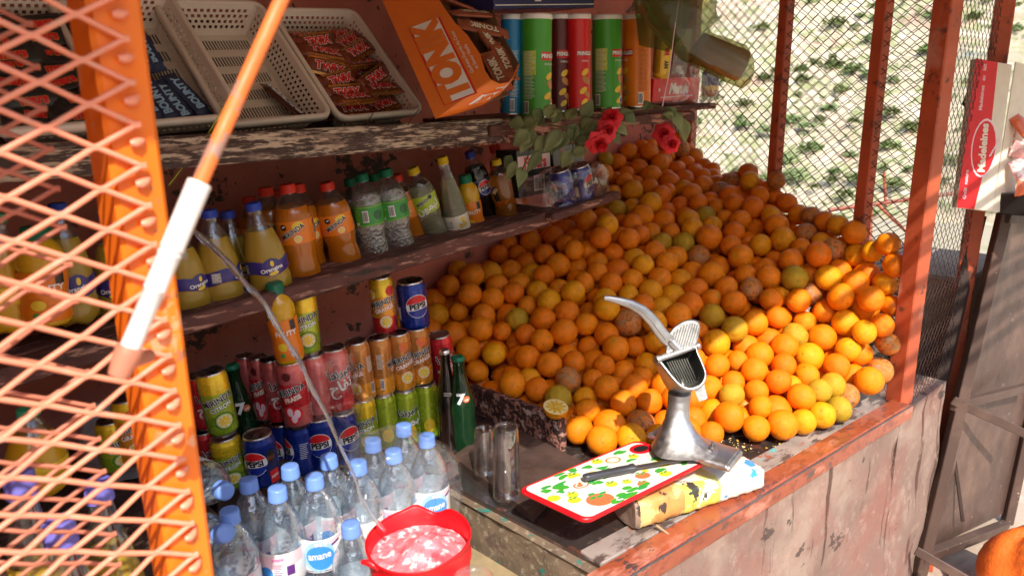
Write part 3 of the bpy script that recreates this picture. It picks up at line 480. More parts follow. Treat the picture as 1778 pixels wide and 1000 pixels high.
# ================================================================ setting
DATA="""1563 821 833 379,1285 993 812 356,1454 874 814 366,1340 949 813 353,1648 724 814 358,1391 904 811 335,1500 931 870 348,1644 1186 977 390,2025 758 1054 373,1953 637 864 356,2090 855 1147 379,1504 1302 959 371,1975 778 945 376,1415 1029 854 339,1746 725 856 333,1743 1088 996 369,1333 1172 851 338,1552 1159 932 359,1303 1477 917 360,1597 766 809 312,1796 944 975 359,1734 962 946 356,2030 681 1061 340,1734 782 886 324,1906 780 907 372,1398 1194 876 357,2026 891 1085 362,1400 1262 901 341,1461 982 858 318,1195 1479 870 348,1689 931 903 339,1610 1236 1018 351,1314 1546 942 382,1879 994 1024 352,2018 736 986 353,1773 681 812 338,2068 1192 1159 390,1860 830 936 358,1612 1029 924 325,1728 845 900 329,1990 675 980 322,1385 1330 908 341,1356 1483 963 346,1993 860 1031 339,2073 815 1089 351,1604 1355 1044 360,1501 1377 982 349,1504 833 806 291,1472 1644 1070 390,1353 1023 816 390,1407 1581 1035 350,1822 1028 989 342,2045 1070 1118 371,1919 711 894 339,1954 1112 1071 389,1710 700 809 317,1420 1087 878 306,1683 1125 982 350,1640 1086 944 345,2122 659 1141 318,1912 880 996 325,2198 803 1203 338,1798 868 919 360,1644 781 845 299,1231 1653 925 348,1567 1274 973 334,2004 958 1080 346,1194 1711 930 338,1837 664 813 331,1646 975 920 309,1620 847 865 316,2170 1000 1161 365,1629 915 863 325,2093 748 1081 365,1858 917 984 330,1322 1395 919 320,1445 1331 942 319,1546 993 871 377,1946 980 1053 335,1974 706 927 322,1286 1615 946 353,2139 689 1192 311,1707 1184 1014 347,1556 1336 997 355,1689 1487 1089 367,1238 1581 910 342,1348 1089 837 305,1555 1404 1017 367,1848 759 875 338,1479 1043 872 334,1291 1068 812 352,2032 800 1000 321,1804 704 862 301,1256 1710 958 353,1409 972 814 371,1454 1222 902 328,1814 1095 1011 368,1880 1363 1159 341,2047 652 990 311,1193 1546 877 330,1323 1236 861 319,1800 1412 1169 332,2075 927 1122 349,1930 834 949 360,2126 1051 1144 328,2190 789 1138 338,1462 1544 1018 335,1399 1664 1050 319,1949 919 1032 318,1518 1513 1030 322,1374 1707 1001 380,1858 1516 1205 346,1196 1521 813 365,1196 1678 871 356,1807 804 905 305,1754 1662 1128 378,1465 1445 975 327,1865 696 861 324,1691 1016 939 330,1257 1521 890 324,1338 1648 976 339,2134 683 1084 326,2018 1197 1106 350,1687 815 865 294,2259 1151 1235 352,1598 1088 890 343,1292 1137 811 336,1491 1150 901 293,1779 1207 1040 339,1718 1305 1056 339,1772 1268 1065 331,1584 1215 951 329,2165 736 1162 309,1732 1460 1134 316,1894 1231 1100 334,1880 1118 1042 351,2142 1543 1270 367,1624 1488 1068 329,1193 1611 872 329,1826 1269 1100 316,2232 863 1212 323,1193 1591 810 335,1407 1524 984 345,1745 903 907 292,1566 928 852 335,1410 1453 950 284,1922 1044 1050 334,1442 1391 948 293,1725 1246 1029 316,2217 1045 1193 352,2367 1224 1304 340,1840 1217 1064 335,1698 1551 1113 333,1857 1430 1200 345,1656 1713 1097 322,1521 895 814 348,2163 744 1092 366,2079 1261 1178 341,1749 1030 962 310,2101 1438 1240 359,1677 875 873 323,1612 1138 926 280,1999 1025 1074 336,1612 1616 1066 350,2078 712 1021 385,1390 1130 848 301,1831 1165 1019 360,1384 1607 983 285,1541 1124 874 344,1288 1292 869 349,1471 940 810 329,2060 856 1036 339,1897 1183 1054 344,2218 951 1176 342,1793 1598 1150 344,1867 1058 1024 300,2026 1258 1137 347,2348 1078 1246 328,2200 1161 1199 348,2038 1427 1205 379,1915 677 820 350,1706 771 817 390,1829 1382 1120 311,2084 1125 1139 342,1558 1257 911 311,2159 845 1153 332,1912 1288 1126 319,2262 1218 1239 337,1791 1335 1075 390,2087 1374 1185 377,1522 1459 1001 300,1605 968 878 280,2382 1136 1313 306,1963 1246 1104 377,1727 1364 1080 308,1669 1367 1058 326,1992 836 973 300,1597 882 814 353,1516 1579 1042 348,2140 1148 1169 339,2394 1653 1383 356,1193 1656 809 318,1438 1143 878 291,2228 1333 1234 342,2263 917 1214 309,2292 972 1220 318,2299 1575 1306 373,2321 1027 1217 324,1541 1060 877 308,1893 892 932 355,2182 1452 1254 378,2578 1635 1382 369,2056 1714 1257 315,2344 1711 1385 336,1576 1468 1031 326,2135 1660 1324 313,1546 1638 1064 355,1991 693 849 351,1575 1543 1042 346,2100 1656 1272 326,2254 1134 1166 350,1836 928 919 347,2351 1391 1278 362,2154 936 1144 318,1970 1417 1190 326,1493 1510 965 386,1521 1207 888 359,2385 1596 1343 350,2323 1164 1264 328,1679 1608 1081 351,2141 814 1098 333,2026 1523 1220 330,2269 1384 1258 362,1477 1713 1076 317,1981 1714 1197 310,2048 1317 1161 326,1708 1083 933 348,1862 1326 1100 372,1987 1314 1136 348,1325 1709 946 362,2073 640 935 326,1964 1184 1065 346,2128 1306 1194 359,1766 1520 1134 352,1766 1158 998 331,2314 1263 1256 378,2110 880 1080 369,1796 1459 1123 335,2025 1132 1080 358,2033 696 903 329,2040 640 867 349,1945 1366 1163 306,2101 1594 1259 307,2317 1642 1328 358,1776 1403 1093 331,1354 1292 864 321,2193 1283 1199 344,1662 1282 1023 347,2262 1089 1213 314,1753 1462 1070 363,1708 1717 1126 280,2004 1654 1207 347,2273 1710 1348 346,2203 1515 1276 324,2316 1507 1285 362,2214 1223 1197 295,2414 1320 1287 349,2063 997 1084 371,2212 1716 1365 291,1836 1541 1141 387,2046 1589 1227 346,1695 1667 1097 303,2259 1279 1223 300,2175 1603 1296 314,2148 1232 1179 326,2379 1132 1252 315,1863 1603 1163 337,2089 1502 1218 342,2012 1373 1159 336,1643 1553 1055 363,2574 1713 1401 322,2212 1394 1225 302,1458 1438 907 355,2455 1277 1324 337,1864 1711 1152 341,2440 1561 1320 342,1488 1277 898 319,1619 1420 1036 324,2014 921 1027 313,1657 1330 976 325,2157 1020 1100 297,1413 1389 886 340,2306 1441 1266 335,1294 1433 868 318,2153 1410 1207 326,1788 771 859 297,2350 1322 1265 327,2194 895 1163 281,2160 1715 1330 298,2633 1604 1352 334,2252 1654 1310 344,1912 1428 1152 390,2406 1427 1309 280,1362 1361 855 321,2409 1504 1292 348,1369 1440 901 368,2560 1591 1333 319,1930 1713 1161 323,2695 1714 1415 313,1701 1422 1055 315,2292 1325 1241 307,1998 750 884 343,1708 1350 1011 318,1799 1713 1141 322,2195 1131 1137 326,2063 1660 1226 280,2249 1471 1262 326,2222 838 1157 296,2515 1653 1359 328,1481 1106 857 315,1665 1053 888 362,1444 1132 810 336,2571 1485 1313 312,2432 1715 1398 300,1628 825 808 303,1940 1011 992 360,1926 943 972 367,1994 1478 1182 340,2043 752 928 310,2599 1541 1322 333,1662 972 859 329,2190 1661 1300 294,2407 1181 1279 305,2476 1505 1305 338,1385 1567 932 367,2177 1351 1198 328,1353 1137 805 280,2439 1385 1276 364,2346 1074 1181 327,1634 1268 960 360,1545 1319 905 334,1942 752 840 383,2134 1198 1118 390,1687 850 813 344,2119 654 1029 325,1398 1249 834 339,1443 1709 973 360,1613 1151 863 364,2519 1454 1290 355,1845 1476 1157 291,2105 1053 1079 359,1300 1585 884 338,1964 1536 1200 342,2234 1597 1286 288,2366 1457 1277 316,1919 1485 1197 348,1439 1635 1005 352,1980 902 979 325,2030 997 1019 353,2387 1265 1254 354,2045 1073 1046 361,2365 1554 1297 329,2252 898 1158 316,1769 803 811 325,2125 868 1014 337,1672 1402 1002 333,1925 1605 1181 321,1398 1090 806 291,2318 1126 1211 345,1714 1174 949 325,2127 962 1089 362,1400 1659 957 334,1317 1526 878 293,1602 1031 864 291,1370 1508 902 333,2044 876 957 339,2491 1716 1399 292,1937 1345 1099 372,1697 1237 968 361,1608 1713 1056 317,2077 1175 1080 329,1672 1137 915 338,1557 1374 877 311,2449 1627 1344 361,2195 1064 1128 356,1504 1012 814 366,1398 1178 810 328,1226 1711 821 338,1781 950 885 351,2399 1710 1344 350,2073 934 1052 352,1831 1654 1130 364,1556 971 807 301,1800 1000 930 363,1448 1328 872 390,1523 1435 943 347,1845 841 869 343,1882 1048 964 342,2483 1332 1293 354,2639 1717 1397 280,1798 1069 942 332,1855 1439 1111 294,2354 1211 1237 312,2663 1656 1373 322,2117 1713 1243 320,2086 830 981 335,1434 1502 922 345,1604 1322 936 307,1868 1116 976 322,1717 987 887 315,1865 980 956 368,1832 1279 1034 362,1383 1422 832 358,1455 1064 812 351,2310 1005 1159 316,2142 1105 1108 353,1877 1025 901 360,2534 1538 1305 344,1779 844 859 327,1541 1708 1056 365,2155 1138 1049 347,1984 874 918 390,2001 998 955 362,1806 738 811 322,2039 814 939 325,1906 1285 1059 357,2335 1711 1320 339,1431 1715 1036 300,2198 796 1077 305,1717 1293 993 289,2281 951 1163 310,1255 1710 887 353,1492 1373 915 345,2517 1388 1282 330,2208 941 1113 307,1259 1493 829 348,2235 868 1109 322,2170 1598 1231 340,1967 812 881 367,1547 1714 989 310,1760 1128 939 348,1755 1379 1032 280,1322 1272 807 306,1656 1257 896 359,1442 1616 922 363,1550 1567 984 335,2168 1717 1273 280,1625 1192 913 293,1886 1389 1100 317,1366 1514 836 338,2126 1269 1129 342,1835 796 811 325,1697 1519 1030 325,2083 765 972 339,1349 1217 808 312,1490 1715 1016 303,1777 1556 1006 328,2499 1591 1317 320,1426 1478 854 390,1489 1594 980 351,2190 1195 1072 350,2435 1233 1284 303,1493 1246 846 290,1679 921 816 370,2465 1693 1348 338,2380 1129 1193 292,1898 811 835 366,2148 713 1025 352,1751 1531 1067 352,1345 1621 917 321,1448 1558 949 304,2317 1126 1143 365,2159 819 1033 351,1713 1221 903 346,2210 1196 1139 349,1662 1321 913 313,1924 1087 998 346,1816 1046 881 339,1796 907 838 318,1980 1063 1023 343,1556 1376 940 350,2076 1238 1098 335,2248 1263 1163 346,1748 1596 1095 368,2325 1185 1193 280,2610 1689 1352 341,1744 949 826 356,1498 1661 982 346,2238 1007 1136 369,1475 1179 853 288,2147 1383 1147 348,1898 1656 1145 313,1663 1464 1021 329,1937 995 922 374,1676 1715 1039 299,1464 1674 927 280,1596 1677 1009 312,1248 1567 842 351,1908 1543 1157 373,2120 1562 1200 366,1753 1047 902 323,2156 1504 1216 327,2175 1461 1174 325,2531 1715 1357 300,1773 1306 1013 323,1573 1043 811 334,1615 1381 975 346,2297 1484 1213 341,1991 940 930 300,1995 1147 1025 293,1504 1712 942 327,2091 1299 1045 328,1922 869 871 373,1748 874 811 321,1612 1590 1001 367,1562 1503 979 336,1834 1589 1086 340,1967 1055 945 350,2088 910 993 326,2208 1396 1165 305,2280 1061 1160 331,2059 1419 1134 367,1498 1498 891 386,2134 771 1003 291,1824 1156 919 375,2235 1075 1075 329,1940 929 900 335,1710 1282 920 309,1613 947 809 319,1889 963 884 318,1704 1026 836 356,2238 1449 1196 385,2174 888 1106 330,2063 1711 1193 337,1874 742 816 336,2030 1056 979 358,1299 1715 839 303,2159 1662 1246 338,2059 1630 1174 341,1638 1079 828 367,1982 1247 1039 316,2381 1651 1304 342,2292 1080 1099 334,1733 1710 1070 346,1731 1402 970 346,2098 1152 1022 341,2202 1545 1215 302,2329 1560 1239 358,1613 1220 859 339,2039 944 970 367,1729 1148 879 323,1858 1093 913 379,1520 1430 878 348,1394 1607 879 317,1288 1650 887 336,2262 1538 1246 384,1882 1661 1083 341,1677 1127 851 313,1453 1286 814 360,2216 1714 1306 309,1976 1412 1118 336,2103 1333 1128 356,1350 1709 880 362,2411 1599 1270 355,1812 1511 1085 333,2232 1594 1229 290,1672 1381 936 352,1880 1470 1060 312,2268 1024 1079 303,2454 1449 1283 308,2222 1717 1248 280,1820 856 814 305,1402 1714 922 315,1621 1510 1006 332,1602 1712 958 329,1600 1293 879 339,1585 1442 967 338,1785 1430 1018 346,1567 1186 825 327,1451 1217 811 338,1999 1591 1173 373,1965 1200 1003 305,2182 764 1032 290,2116 1439 1163 320,1689 1500 970 338,1925 1104 933 332,1514 1308 844 364,1891 1175 990 322,1512 1146 814 362,2068 701 957 326,1780 1308 953 293,2243 968 1073 300,1725 1645 1044 345,1533 1557 918 371,1846 1226 1003 285,1820 1453 1064 324,1795 1645 1068 371,2090 973 1000 321,2225 1652 1249 334,1556 1630 997 336,2404 1179 1218 319,2046 1533 1091 330,2268 1414 1126 357,2271 1712 1281 333,2481 1658 1230 324,2105 1607 1132 289,2144 1008 1037 372,1924 1434 1085 319,2210 850 1061 326,2679 1693 1255 322,2396 1508 1169 280,2115 1631 1210 338,2322 1029 1102 321,2510 1653 1291 365,1941 1556 1056 368,2167 1671 1182 304,2097 1375 1071 367,1745 1512 990 291,1354 1577 845 313,2018 1691 1148 354,2042 1344 1043 345,1920 1383 1043 356,1579 1425 902 313,2329 1710 1255 353,2124 1505 1158 357,2040 1710 1087 353,2336 1429 1208 342,2114 1662 1152 328,1663 1712 977 334,1863 1412 1047 331,1798 1713 1078 319,1889 1281 982 364,1594 1540 935 312,1629 1653 957 347,2655 1644 1240 332,1779 1657 1004 337,2174 1714 1217 306,2545 1600 1273 316,2088 1035 1007 347,1917 1712 1099 327,2169 1320 1139 332,2657 1650 1306 344,2568 1714 1308 314,1510 1623 923 336,2045 1595 1118 358,1920 1234 1023 299,1835 986 867 296,1768 1189 908 327,2208 1017 1062 346,2415 1452 1170 333,2292 975 1106 335,2223 909 1067 280,2631 1596 1221 317,1726 1457 1005 351,2329 1361 1199 361,2296 1352 1122 333,1918 1713 1035 320,2267 1652 1199 340,1380 1306 808 321,1978 1717 1101 283,2324 1673 1208 341,2573 1605 1215 341,2368 1281 1143 314,1633 1010 813 352,2100 1439 1082 303,1565 1486 916 346,2357 1456 1154 317,1671 1606 1019 280,2605 1549 1202 321,1965 1609 1042 280,2432 1226 1165 302,1963 1650 1152 352,1307 1541 819 342,2035 1282 1020 346,2058 1485 1160 347,2050 1302 1094 314,1999 1466 1062 309,1933 1325 1010 333,2257 1598 1176 316,2566 1483 1248 347,2371 1230 1179 330,1709 1560 978 316,2266 1385 1188 341,2141 1325 1071 340,1632 1428 926 303,2547 1445 1163 337,2351 1298 1200 307,1949 1165 953 337,2213 1134 1074 339,1825 1266 957 358,2423 1558 1192 349,2401 1424 1231 348,2086 1714 1133 311,2126 1713 1180 322,2356 1343 1138 331,1684 1443 954 323,1797 1202 963 314,2384 1393 1173 350,2459 1283 1253 336,1778 1362 980 328,1921 1647 1031 325,1719 1579 1037 323,2295 1470 1143 336,2390 1711 1281 336,1952 1494 1129 366,1883 1591 1037 361,1615 1374 905 312,2314 1292 1125 321,2220 1689 1201 280,2452 1506 1175 291,1667 1602 963 306,1981 1713 1042 324,1651 1659 1034 323,2023 1196 1042 304,1856 1652 1025 333,2010 1524 1141 307,2365 1565 1183 330,2599 1661 1235 349,2331 1403 1138 335,2156 1464 1112 364,1745 1609 990 329,2473 1421 1230 321,1499 1374 850 335,2273 1712 1216 332,2506 1715 1304 305,1988 1114 961 338,1861 908 857 366,1993 1521 1066 310,2449 1717 1296 283,2096 1551 1117 325,2623 1715 1247 303,2067 1658 1116 314,2688 1711 1353 337,2334 1236 1131 290,1267 1659 823 348,2538 1657 1229 333,2149 1407 1088 308,2479 1448 1169 371,2330 1617 1191 321,1872 1338 1030 355,1907 1599 1107 390,2537 1427 1225 331,1880 1533 1082 366,1473 1564 894 315,2430 1659 1221 280,1965 1561 1120 331,2232 1470 1128 327,1981 1360 1033 322,2442 1659 1280 330,2102 1496 1098 298,1989 1312 1009 280,1973 1416 1052 331,1924 1224 962 339,2012 1465 1120 319,2510 1386 1157 381,2187 956 1055 333,2269 1136 1097 326,2197 1298 1085 330,1889 1484 1122 295,1695 1652 981 363,2017 1229 992 312,2080 1233 1030 377,2298 1186 1118 340,2477 1605 1262 303,2514 1501 1178 342,2380 1127 1139 281,1764 1251 932 350,2250 1520 1172 390,2134 941 1024 323,1958 1270 987 318,2205 1417 1108 324,2189 1258 1136 323,2353 1181 1141 326,2184 1361 1089 318,2283 1619 1254 340,2021 1643 1076 348,1583 1605 938 352,2391 1545 1243 289,2156 1617 1160 328,2448 1362 1210 339,2640 1713 1303 324,2054 1475 1076 296,2171 896 1044 326,1791 1105 888 330,1576 1113 815 367,2058 1552 1171 340,1829 1325 985 329,1556 1251 845 359,2208 1632 1189 335,2047 1122 994 367,2514 1557 1249 281,2383 1685 1224 338,2115 1091 1024 336,1856 1716 1091 287,1303 1605 825 308,2453 1609 1208 303,1951 1657 1087 335,1833 1545 1035 339,2205 1574 1160 340,2403 1177 1158 313,2008 1172 974 300,2238 1362 1106 324,2004 1579 1072 321,2351 1080 1120 314,2444 1396 1157 319,2500 1498 1243 337,2422 1281 1157 314,2416 1341 1150 321,2268 1200 1176 337,2303 1564 1173 350,1648 1547 960 337,1416 1547 870 352,2280 1243 1111 314,1519 1078 812 309,1981 1658 1036 282,1890 1155 931 315,2453 1546 1254 357,2336 1512 1164 348,2348 1623 1254 326,1724 1338 948 364,1628 1487 944 334,1726 1087 859 332,2226 1245 1088 304,1331 1466 810 317,2412 1308 1211 335,1856 1713 1031 325,2191 1516 1133 327,1346 1644 856 341,2265 921 1101 311,2437 1714 1241 312,2056 1185 997 280,1819 1376 1024 337,2478 1323 1161 357,2576 1498 1184 326,2256 1301 1107 337,1861 1211 945 356,2699 1715 1296 301,2310 1249 1184 309,2511 1606 1210 318,2247 1191 1090 285,1769 1008 853 343,1320 1336 810 342,2049 1359 1111 287,1940 1489 1062 331,2039 1412 1065 373,2579 1548 1259 331,2560 1711 1245 338,2545 1553 1196 347,2581 1648 1303 369,1791 1496 1025 328,2149 1561 1138 329,1938 1147 1014 304,1991 1304 1069 333,2624 1593 1285 367,1730 1708 1001 373,1796 1713 1016 322,2231 1331 1164 364,1322 1402 809 329,2292 1309 1181 323,2435 1483 1230 364,2483 1556 1193 329,2497 1714 1245 312,1555 1669 941 355,1999 1363 1088 293,2459 1273 1194 290,2509 1370 1223 313,1416 1362 814 352,2392 1618 1207 341,2365 1491 1222 363,2146 1259 1064 369,2133 1198 1045 340,1450 1414 837 324,2387 1361 1231 321,1389 1661 899 301,1774 1249 994 292,2434 1231 1224 303,2173 1073 1052 354,1670 1187 871 331,1816 1604 1015 338"""
def hterr(x,y):
    d=math.hypot(x-1,y)
    if d<7: return 0.
    t=min(1,(d-7)/110);z=-70*t*t*(3-2*t)
    if d>140: z+=(d-140)*.62
    z+=2.5*math.sin(x*.045)*math.cos(y*.05+1)*min(1,d/80)+(1.2*math.sin(x*.21+y*.13) if d>60 else 0)
    return z
mb=MB();vs=[];fs=[]
rad=[0,1,2,3,4,5,6,7,7.6,8.5,10,13,18,25,35,50,65,80,95,110,125,140,160,180,200,225,250,280,310,350,400,460,540,640,760,900];NA=96
for r_ in rad:
    for a in range(NA): x=1+r_*math.cos(2*PI*a/NA);y=r_*math.sin(2*PI*a/NA);vs.append((x,y,hterr(x,y)))
for i in range(len(rad)-1):
    for a in range(NA): b=(a+1)%NA;fs.append((i*NA+a,i*NA+b,(i+1)*NA+b,(i+1)*NA+a))
ks=['ground' if i<7 else 'hill' for i in range(len(rad)-1) for a in range(NA)]
mb.add(vs,fs,ks,True);mb.build('ground',kind='structure')
# bushes on the far hillside
bp=[]
for v in range(4):
    m_=MB();r2=random.Random(v)
    for i in range(170):
        a=r2.uniform(0,2*PI);e=r2.uniform(-.1,1.4);rr=r2.uniform(.45,1.)*(1+.3*math.sin(a*3+v));c=Vector((rr*math.cos(a)*math.cos(e),rr*math.sin(a)*math.cos(e),rr*math.sin(e)*.8+.1))
        u=Vector((r2.gauss(0,1),r2.gauss(0,1),r2.gauss(0,1))).normalized();w_=u.orthogonal().normalized();s=r2.uniform(.12,.26)
        m_.add([c-u*s,c+w_*s*.7,c+u*s,c-w_*s*.7],[(0,1,2,3)],'bush',False)
    bp.append(m_)
cnt=0;r2=random.Random(11);protoB={};placed=[]
while cnt<285:
    az=R(r2.uniform(9,34));d=r2.uniform(135,430);x=1+d*math.cos(az);y=d*math.sin(az)
    if any((x-a)**2+(y-b)**2<30 for a,b in placed): continue
    placed.append((x,y));k=r2.randrange(4);s=r2.uniform(1.1,2.9)
    zone='in the low part of the hillside' if d<230 else ('halfway up the hillside' if d<320 else 'high up the hillside')
    sz='large' if s>2.3 else ('small' if s<1.6 else 'middling')
    if k not in protoB: o=bp[k].build('hillside_shrub');protoB[k]=o
    else: o=protoB[k].copy();COL.objects.link(o)
    o.location=(x,y,hterr(x,y)-.2);o.scale=(s*r2.uniform(1,1.6),s*r2.uniform(1,1.6),s);o.rotation_euler=(0,0,r2.uniform(0,6))
    tag(o,'%s green shrub %s beyond the wire mesh'%(sz,zone),'shrub','shrubs on the far hillside');cnt+=1
mb=MB();r2=random.Random(77)
for i in range(2600):
    az=R(r2.uniform(6,37));d=r2.uniform(90,460);x=1+d*math.cos(az);y=d*math.sin(az);s=r2.uniform(.35,1.1);c=Vector((x,y,hterr(x,y)+s*.25))
    for q in range(5):
        u=Vector((r2.gauss(0,1),r2.gauss(0,1),r2.gauss(0,.6))).normalized();w_=u.orthogonal().normalized();cc=c+Vector((r2.gauss(0,.5),r2.gauss(0,.5),r2.uniform(0,.4)))*s
        mb.add([cc-u*s*.5,cc+w_*s*.4,cc+u*s*.5,cc-w_*s*.4],[(0,1,2,3)],'bush',False)
mb.build('low_scrub',label='low scattered scrub covering the dry hillside between the shrubs',cat='scrub',kind='stuff')
# stall: back wall, side wall, lower wall, roof
mb=MB();mb.box((.95,1.82,1.1),(3.7,.14,2.2),'wall_pink',.004);mb.build('back_wall',label='pink plastered back wall of the stall with peeling dark patches',cat='wall')
mb=MB();mb.box((-.85,1.0,1.1),(.12,1.5,2.2),'wall_pink',.004);mb.build('side_wall',label='pink side wall closing the left end of the stall',cat='wall')
# lower wall follows the rail
A=Vector((-.9,.90,0));Bp=Vector((1.0,.694,0));Cp=Vector((2.09,.590,0));Dp=Vector((2.44,.575,0))
def wallseg(mb,pts,z0,z1,t,k):
    for p,q in zip(pts[:-1],pts[1:]):
        d=(q-p).normalized();n=Vector((-d.y,d.x,0));N=max(2,int((q-p).length/.05));M_=14;vs=[];fs=[]
        for i in range(N+1):
            for j in range(M_+1):
                x=p+(q-p)*i/N;z=z0+(z1-z0)*j/M_;b=.008*math.sin(x.x*13+z*9)*math.sin(z*17+x.x*5)*(1 if j<M_ else 0);vs.append((x.x+n.x*b,x.y+n.y*b,z))
        for i in range(N):
            for j in range(M_): a=i*(M_+1)+j;fs.append((a,a+M_+1,a+M_+2,a+1))
        mb.add(vs,fs,k,True)
        P2=[p,q,q+n*t,p+n*t];mb.add([(v.x,v.y,z) for z in(z0,z1) for v in P2],[(4,5,6,7),(1,2,6,5),(2,3,7,6),(3,0,4,7)],k,False)
mb=MB();wallseg(mb,[A,Bp],-.02,.62,.12,'plaster');wallseg(mb,[Bp,Cp,Dp],-.02,.738,.16,'plaster')
mb.build('counter_wall',label='cracked pinkish plaster wall under the orange counter rail with dark drips',cat='wall')
mb=MB();rf=[(-1.2,.23,2.2),(.42,.21,2.2),(.42,-.02,2.2),(3.0,-.14,2.2),(3.0,1.95,2.2),(-1.2,1.95,2.2)]
mb.loft([rf,[(x,y,z+.03) for x,y,z in rf]],'roof_rust',smooth=False);mb.build('stall_roof',label='rusty sheet roof over the stall, above the picture',cat='roof')
r2=random.Random(4)
for i in range(9):
    y=-.10-.06*i+r2.uniform(-.01,.01);mb=MB();mb.tube([(1.35,y,2.19+r2.uniform(-.01,.01)),(2.2,y-.03,2.2),(3.0,y-.10,2.19)],r2.uniform(.008,.017),'reed',6);mb.build('added_shade_reed',label='thin added reed pole, out of view, breaking up the sun above the counter',cat='reed pole',group='added shading poles along the roof edge')  # added unseen poles; their gaps dapple the sun on the counter
# counter slab / tops
mb=MB();top=[(.955,.735),(2.08,.628),(2.12,.66),(2.72,1.745),(1.0,1.745),(.955,1.2)]
mb.loft([[(x,y,.66) for x,y in top],[(x,y,.765) for x,y in top],[(x*.9995+.0008,y,.768) for x,y in top]],['wood_dark','counter_metal','counter_metal'],smooth=False)
mb.build('counter',label='dark stained metal counter top under the oranges and juicer',cat='counter')
# hidden sloping base that carries the heap
mb=MB();vs=[];fs=[]
OD=np.array([[float(v) for v in t.split()] for t in DATA.split(',')])/np.array([1e3,1e3,1e3,1e4])
def heap(x,y):
    d=np.hypot(OD[:,0]-x,OD[:,1]-y);m=d<.13;return max(.7705,float((OD[m,2]-OD[m,3]).min())-.008) if m.any() else .7705
for i in range(20):
    for j in range(14):
        y=.70+1.03*j/13;x0=1.29 if y>1.1 else 1.29+(1.1-y)*1.1;x1=2.02+(y-.62)*.57;x=x0+(x1-x0)*i/19;vs.append((x,y,heap(x,y)))
for i in range(19):
    for j in range(13): a=i*14+j;fs.append((a,a+14,a+15,a+1))
mb.add(vs,fs,'wood_dark',False);sl=mb.build('sloping_board',label='dark sloping board beneath the heap of oranges',cat='board')
mo=sl.modifiers.new('s','SOLIDIFY');mo.thickness=.004
# stone cheek left of counter, floors
mb=MB();f0=[(.93,.73),(.955,.735),(1.0,1.25),(.965,1.26)]
vs=[];fs=[]
for i in range(13):
    for j in range(6):
        p=Vector((.938,.735,0)).lerp(Vector((.945,1.27,0)),i/12);z=.60+.158*j/5;b=.006*math.sin(i*1.7+j)*math.cos(j*2.1+i*.6)
        vs.append((p.x-.0+b,p.y,z))
for i in range(12):
    for j in range(5): a=i*6+j;fs.append((a+1,a+7,a+6,a))
mb.add(vs,fs,'stone',True);mb.add([(.932,.735,.758),(.939,1.27,.758),(1.02,1.27,.758),(.99,.735,.758)],[(0,1,2,3)],'stone',False)
mb.build('stone_cheek',label='rough paint flecked stone edge at the left end of the counter',cat='kerb stone')
mb=MB();mb.box((.02,1.22,.61),(1.82,1.06,.10),'wood_dark',.002);mb.build('lower_floor',label='dark lower ledge under the water bottles',cat='ledge')
mb=MB();mb.beam((.53,1.56,.785),(1.16,1.56,.700),.36,.16,'wood_dark');mb.build('can_ledge',label='dark wooden step carrying the rows of soda cans',cat='step')
mb=MB();mb.box((.86,.93,.672),(.13,.34,.018),'card_orange',.002)
mb2=MB();mb2.box((.865,.92,.667),(.12,.36,.012),'reed',.002);mb2.build('wood_offcut',label='pale wood offcut lying on the ledge beside the red bucket',cat='wood piece')
# black board the glasses stand on
mb=MB();P_=[onz(786,792,.785),onz(925,893,.785),onz(1010,800,.785),onz(870,730,.785)]
mb.loft([[(p.x,p.y,.766) for p in P_],[(p.x,p.y,.785) for p in P_]],'wood_dark',smooth=False);mb.build('black_board',label='blackened wooden board under the upturned glasses',cat='board')
# worn strip + rail
mb=MB();mb.beam((.955,.760,.7685),(2.07,.645,.7685),.055,.009,'counter_worn');mb.build('worn_edging',label='worn grey edging strip with turquoise paint flecks inside the rail',cat='edging strip')
rl=thing('counter_rail','red orange painted steel angle rail along the front counter edge','rail')
p,q=Vector((.90,.705,.768)),Vector((2.085,.592,.768))
mb=MB();mb.beam(p,q,.052,.020,'rail_paint',bev=.004);mb.build('top_flange',rl)
mb=MB();mb.beam(p+Vector((-.002,-.029,-.009)),q+Vector((-.002,-.029,-.009)),.006,.038,'rail_paint',bev=.0025);mb.build('front_flange',rl)
mb=MB();mb.tube([p+Vector((0,-.0315,.0095)),q+Vector((0,-.0315,.0095))],.0022,'rail_edge',6);mb.build('worn_corner',rl)
# shelves
def sz2(x): return 1.222+.075*(x-.5)
sh=thing('upper_shelf','long wooden shelf with cracked peeling cream paint below the baskets','shelf')
mb=MB();mb.beam((-.55,1.47,1.500),(1.24,1.47,1.508),.38,.022,'wood_dark');mb.build('plank',sh)
mb=MB();mb.beam((-.55,1.272,1.508),(1.24,1.272,1.520),.020,.052,'wood_peel',bev=.003);mb.build('front_board',sh)
sh=thing('side_shelf','dark plank shelf end carrying the crisps tubes and red pack','shelf')
mb=MB();mb.beam((1.24,1.42,1.533),(2.22,1.42,1.556),.28,.018,'wood_shelf');mb.build('plank',sh)
mb=MB();mb.beam((1.19,1.262,1.520),(2.05,1.262,1.528),.022,.026,'wood_shelf',bev=.003);mb.build('lower_batten',sh)
mb=MB();mb.beam((1.02,1.285,1.497),(1.5,1.285,1.500),.018,.022,'wood_peel_pink',bev=.003);mb.build('batten',sh)
sh=thing('bottle_shelf','sloping wooden shelf with peeling pink paint under the drink bottles','shelf')
mb=MB();mb.beam((-.6,1.54,sz2(-.6)-.011),(1.52,1.54,sz2(1.52)-.011),.42,.02,'wood_shelf');mb.build('plank',sh)
mb=MB();mb.beam((-.6,1.322,sz2(-.6)-.014),(1.46,1.322,sz2(1.46)-.014),.016,.034,'wood_shelf',bev=.003);mb.build('front_batten',sh)
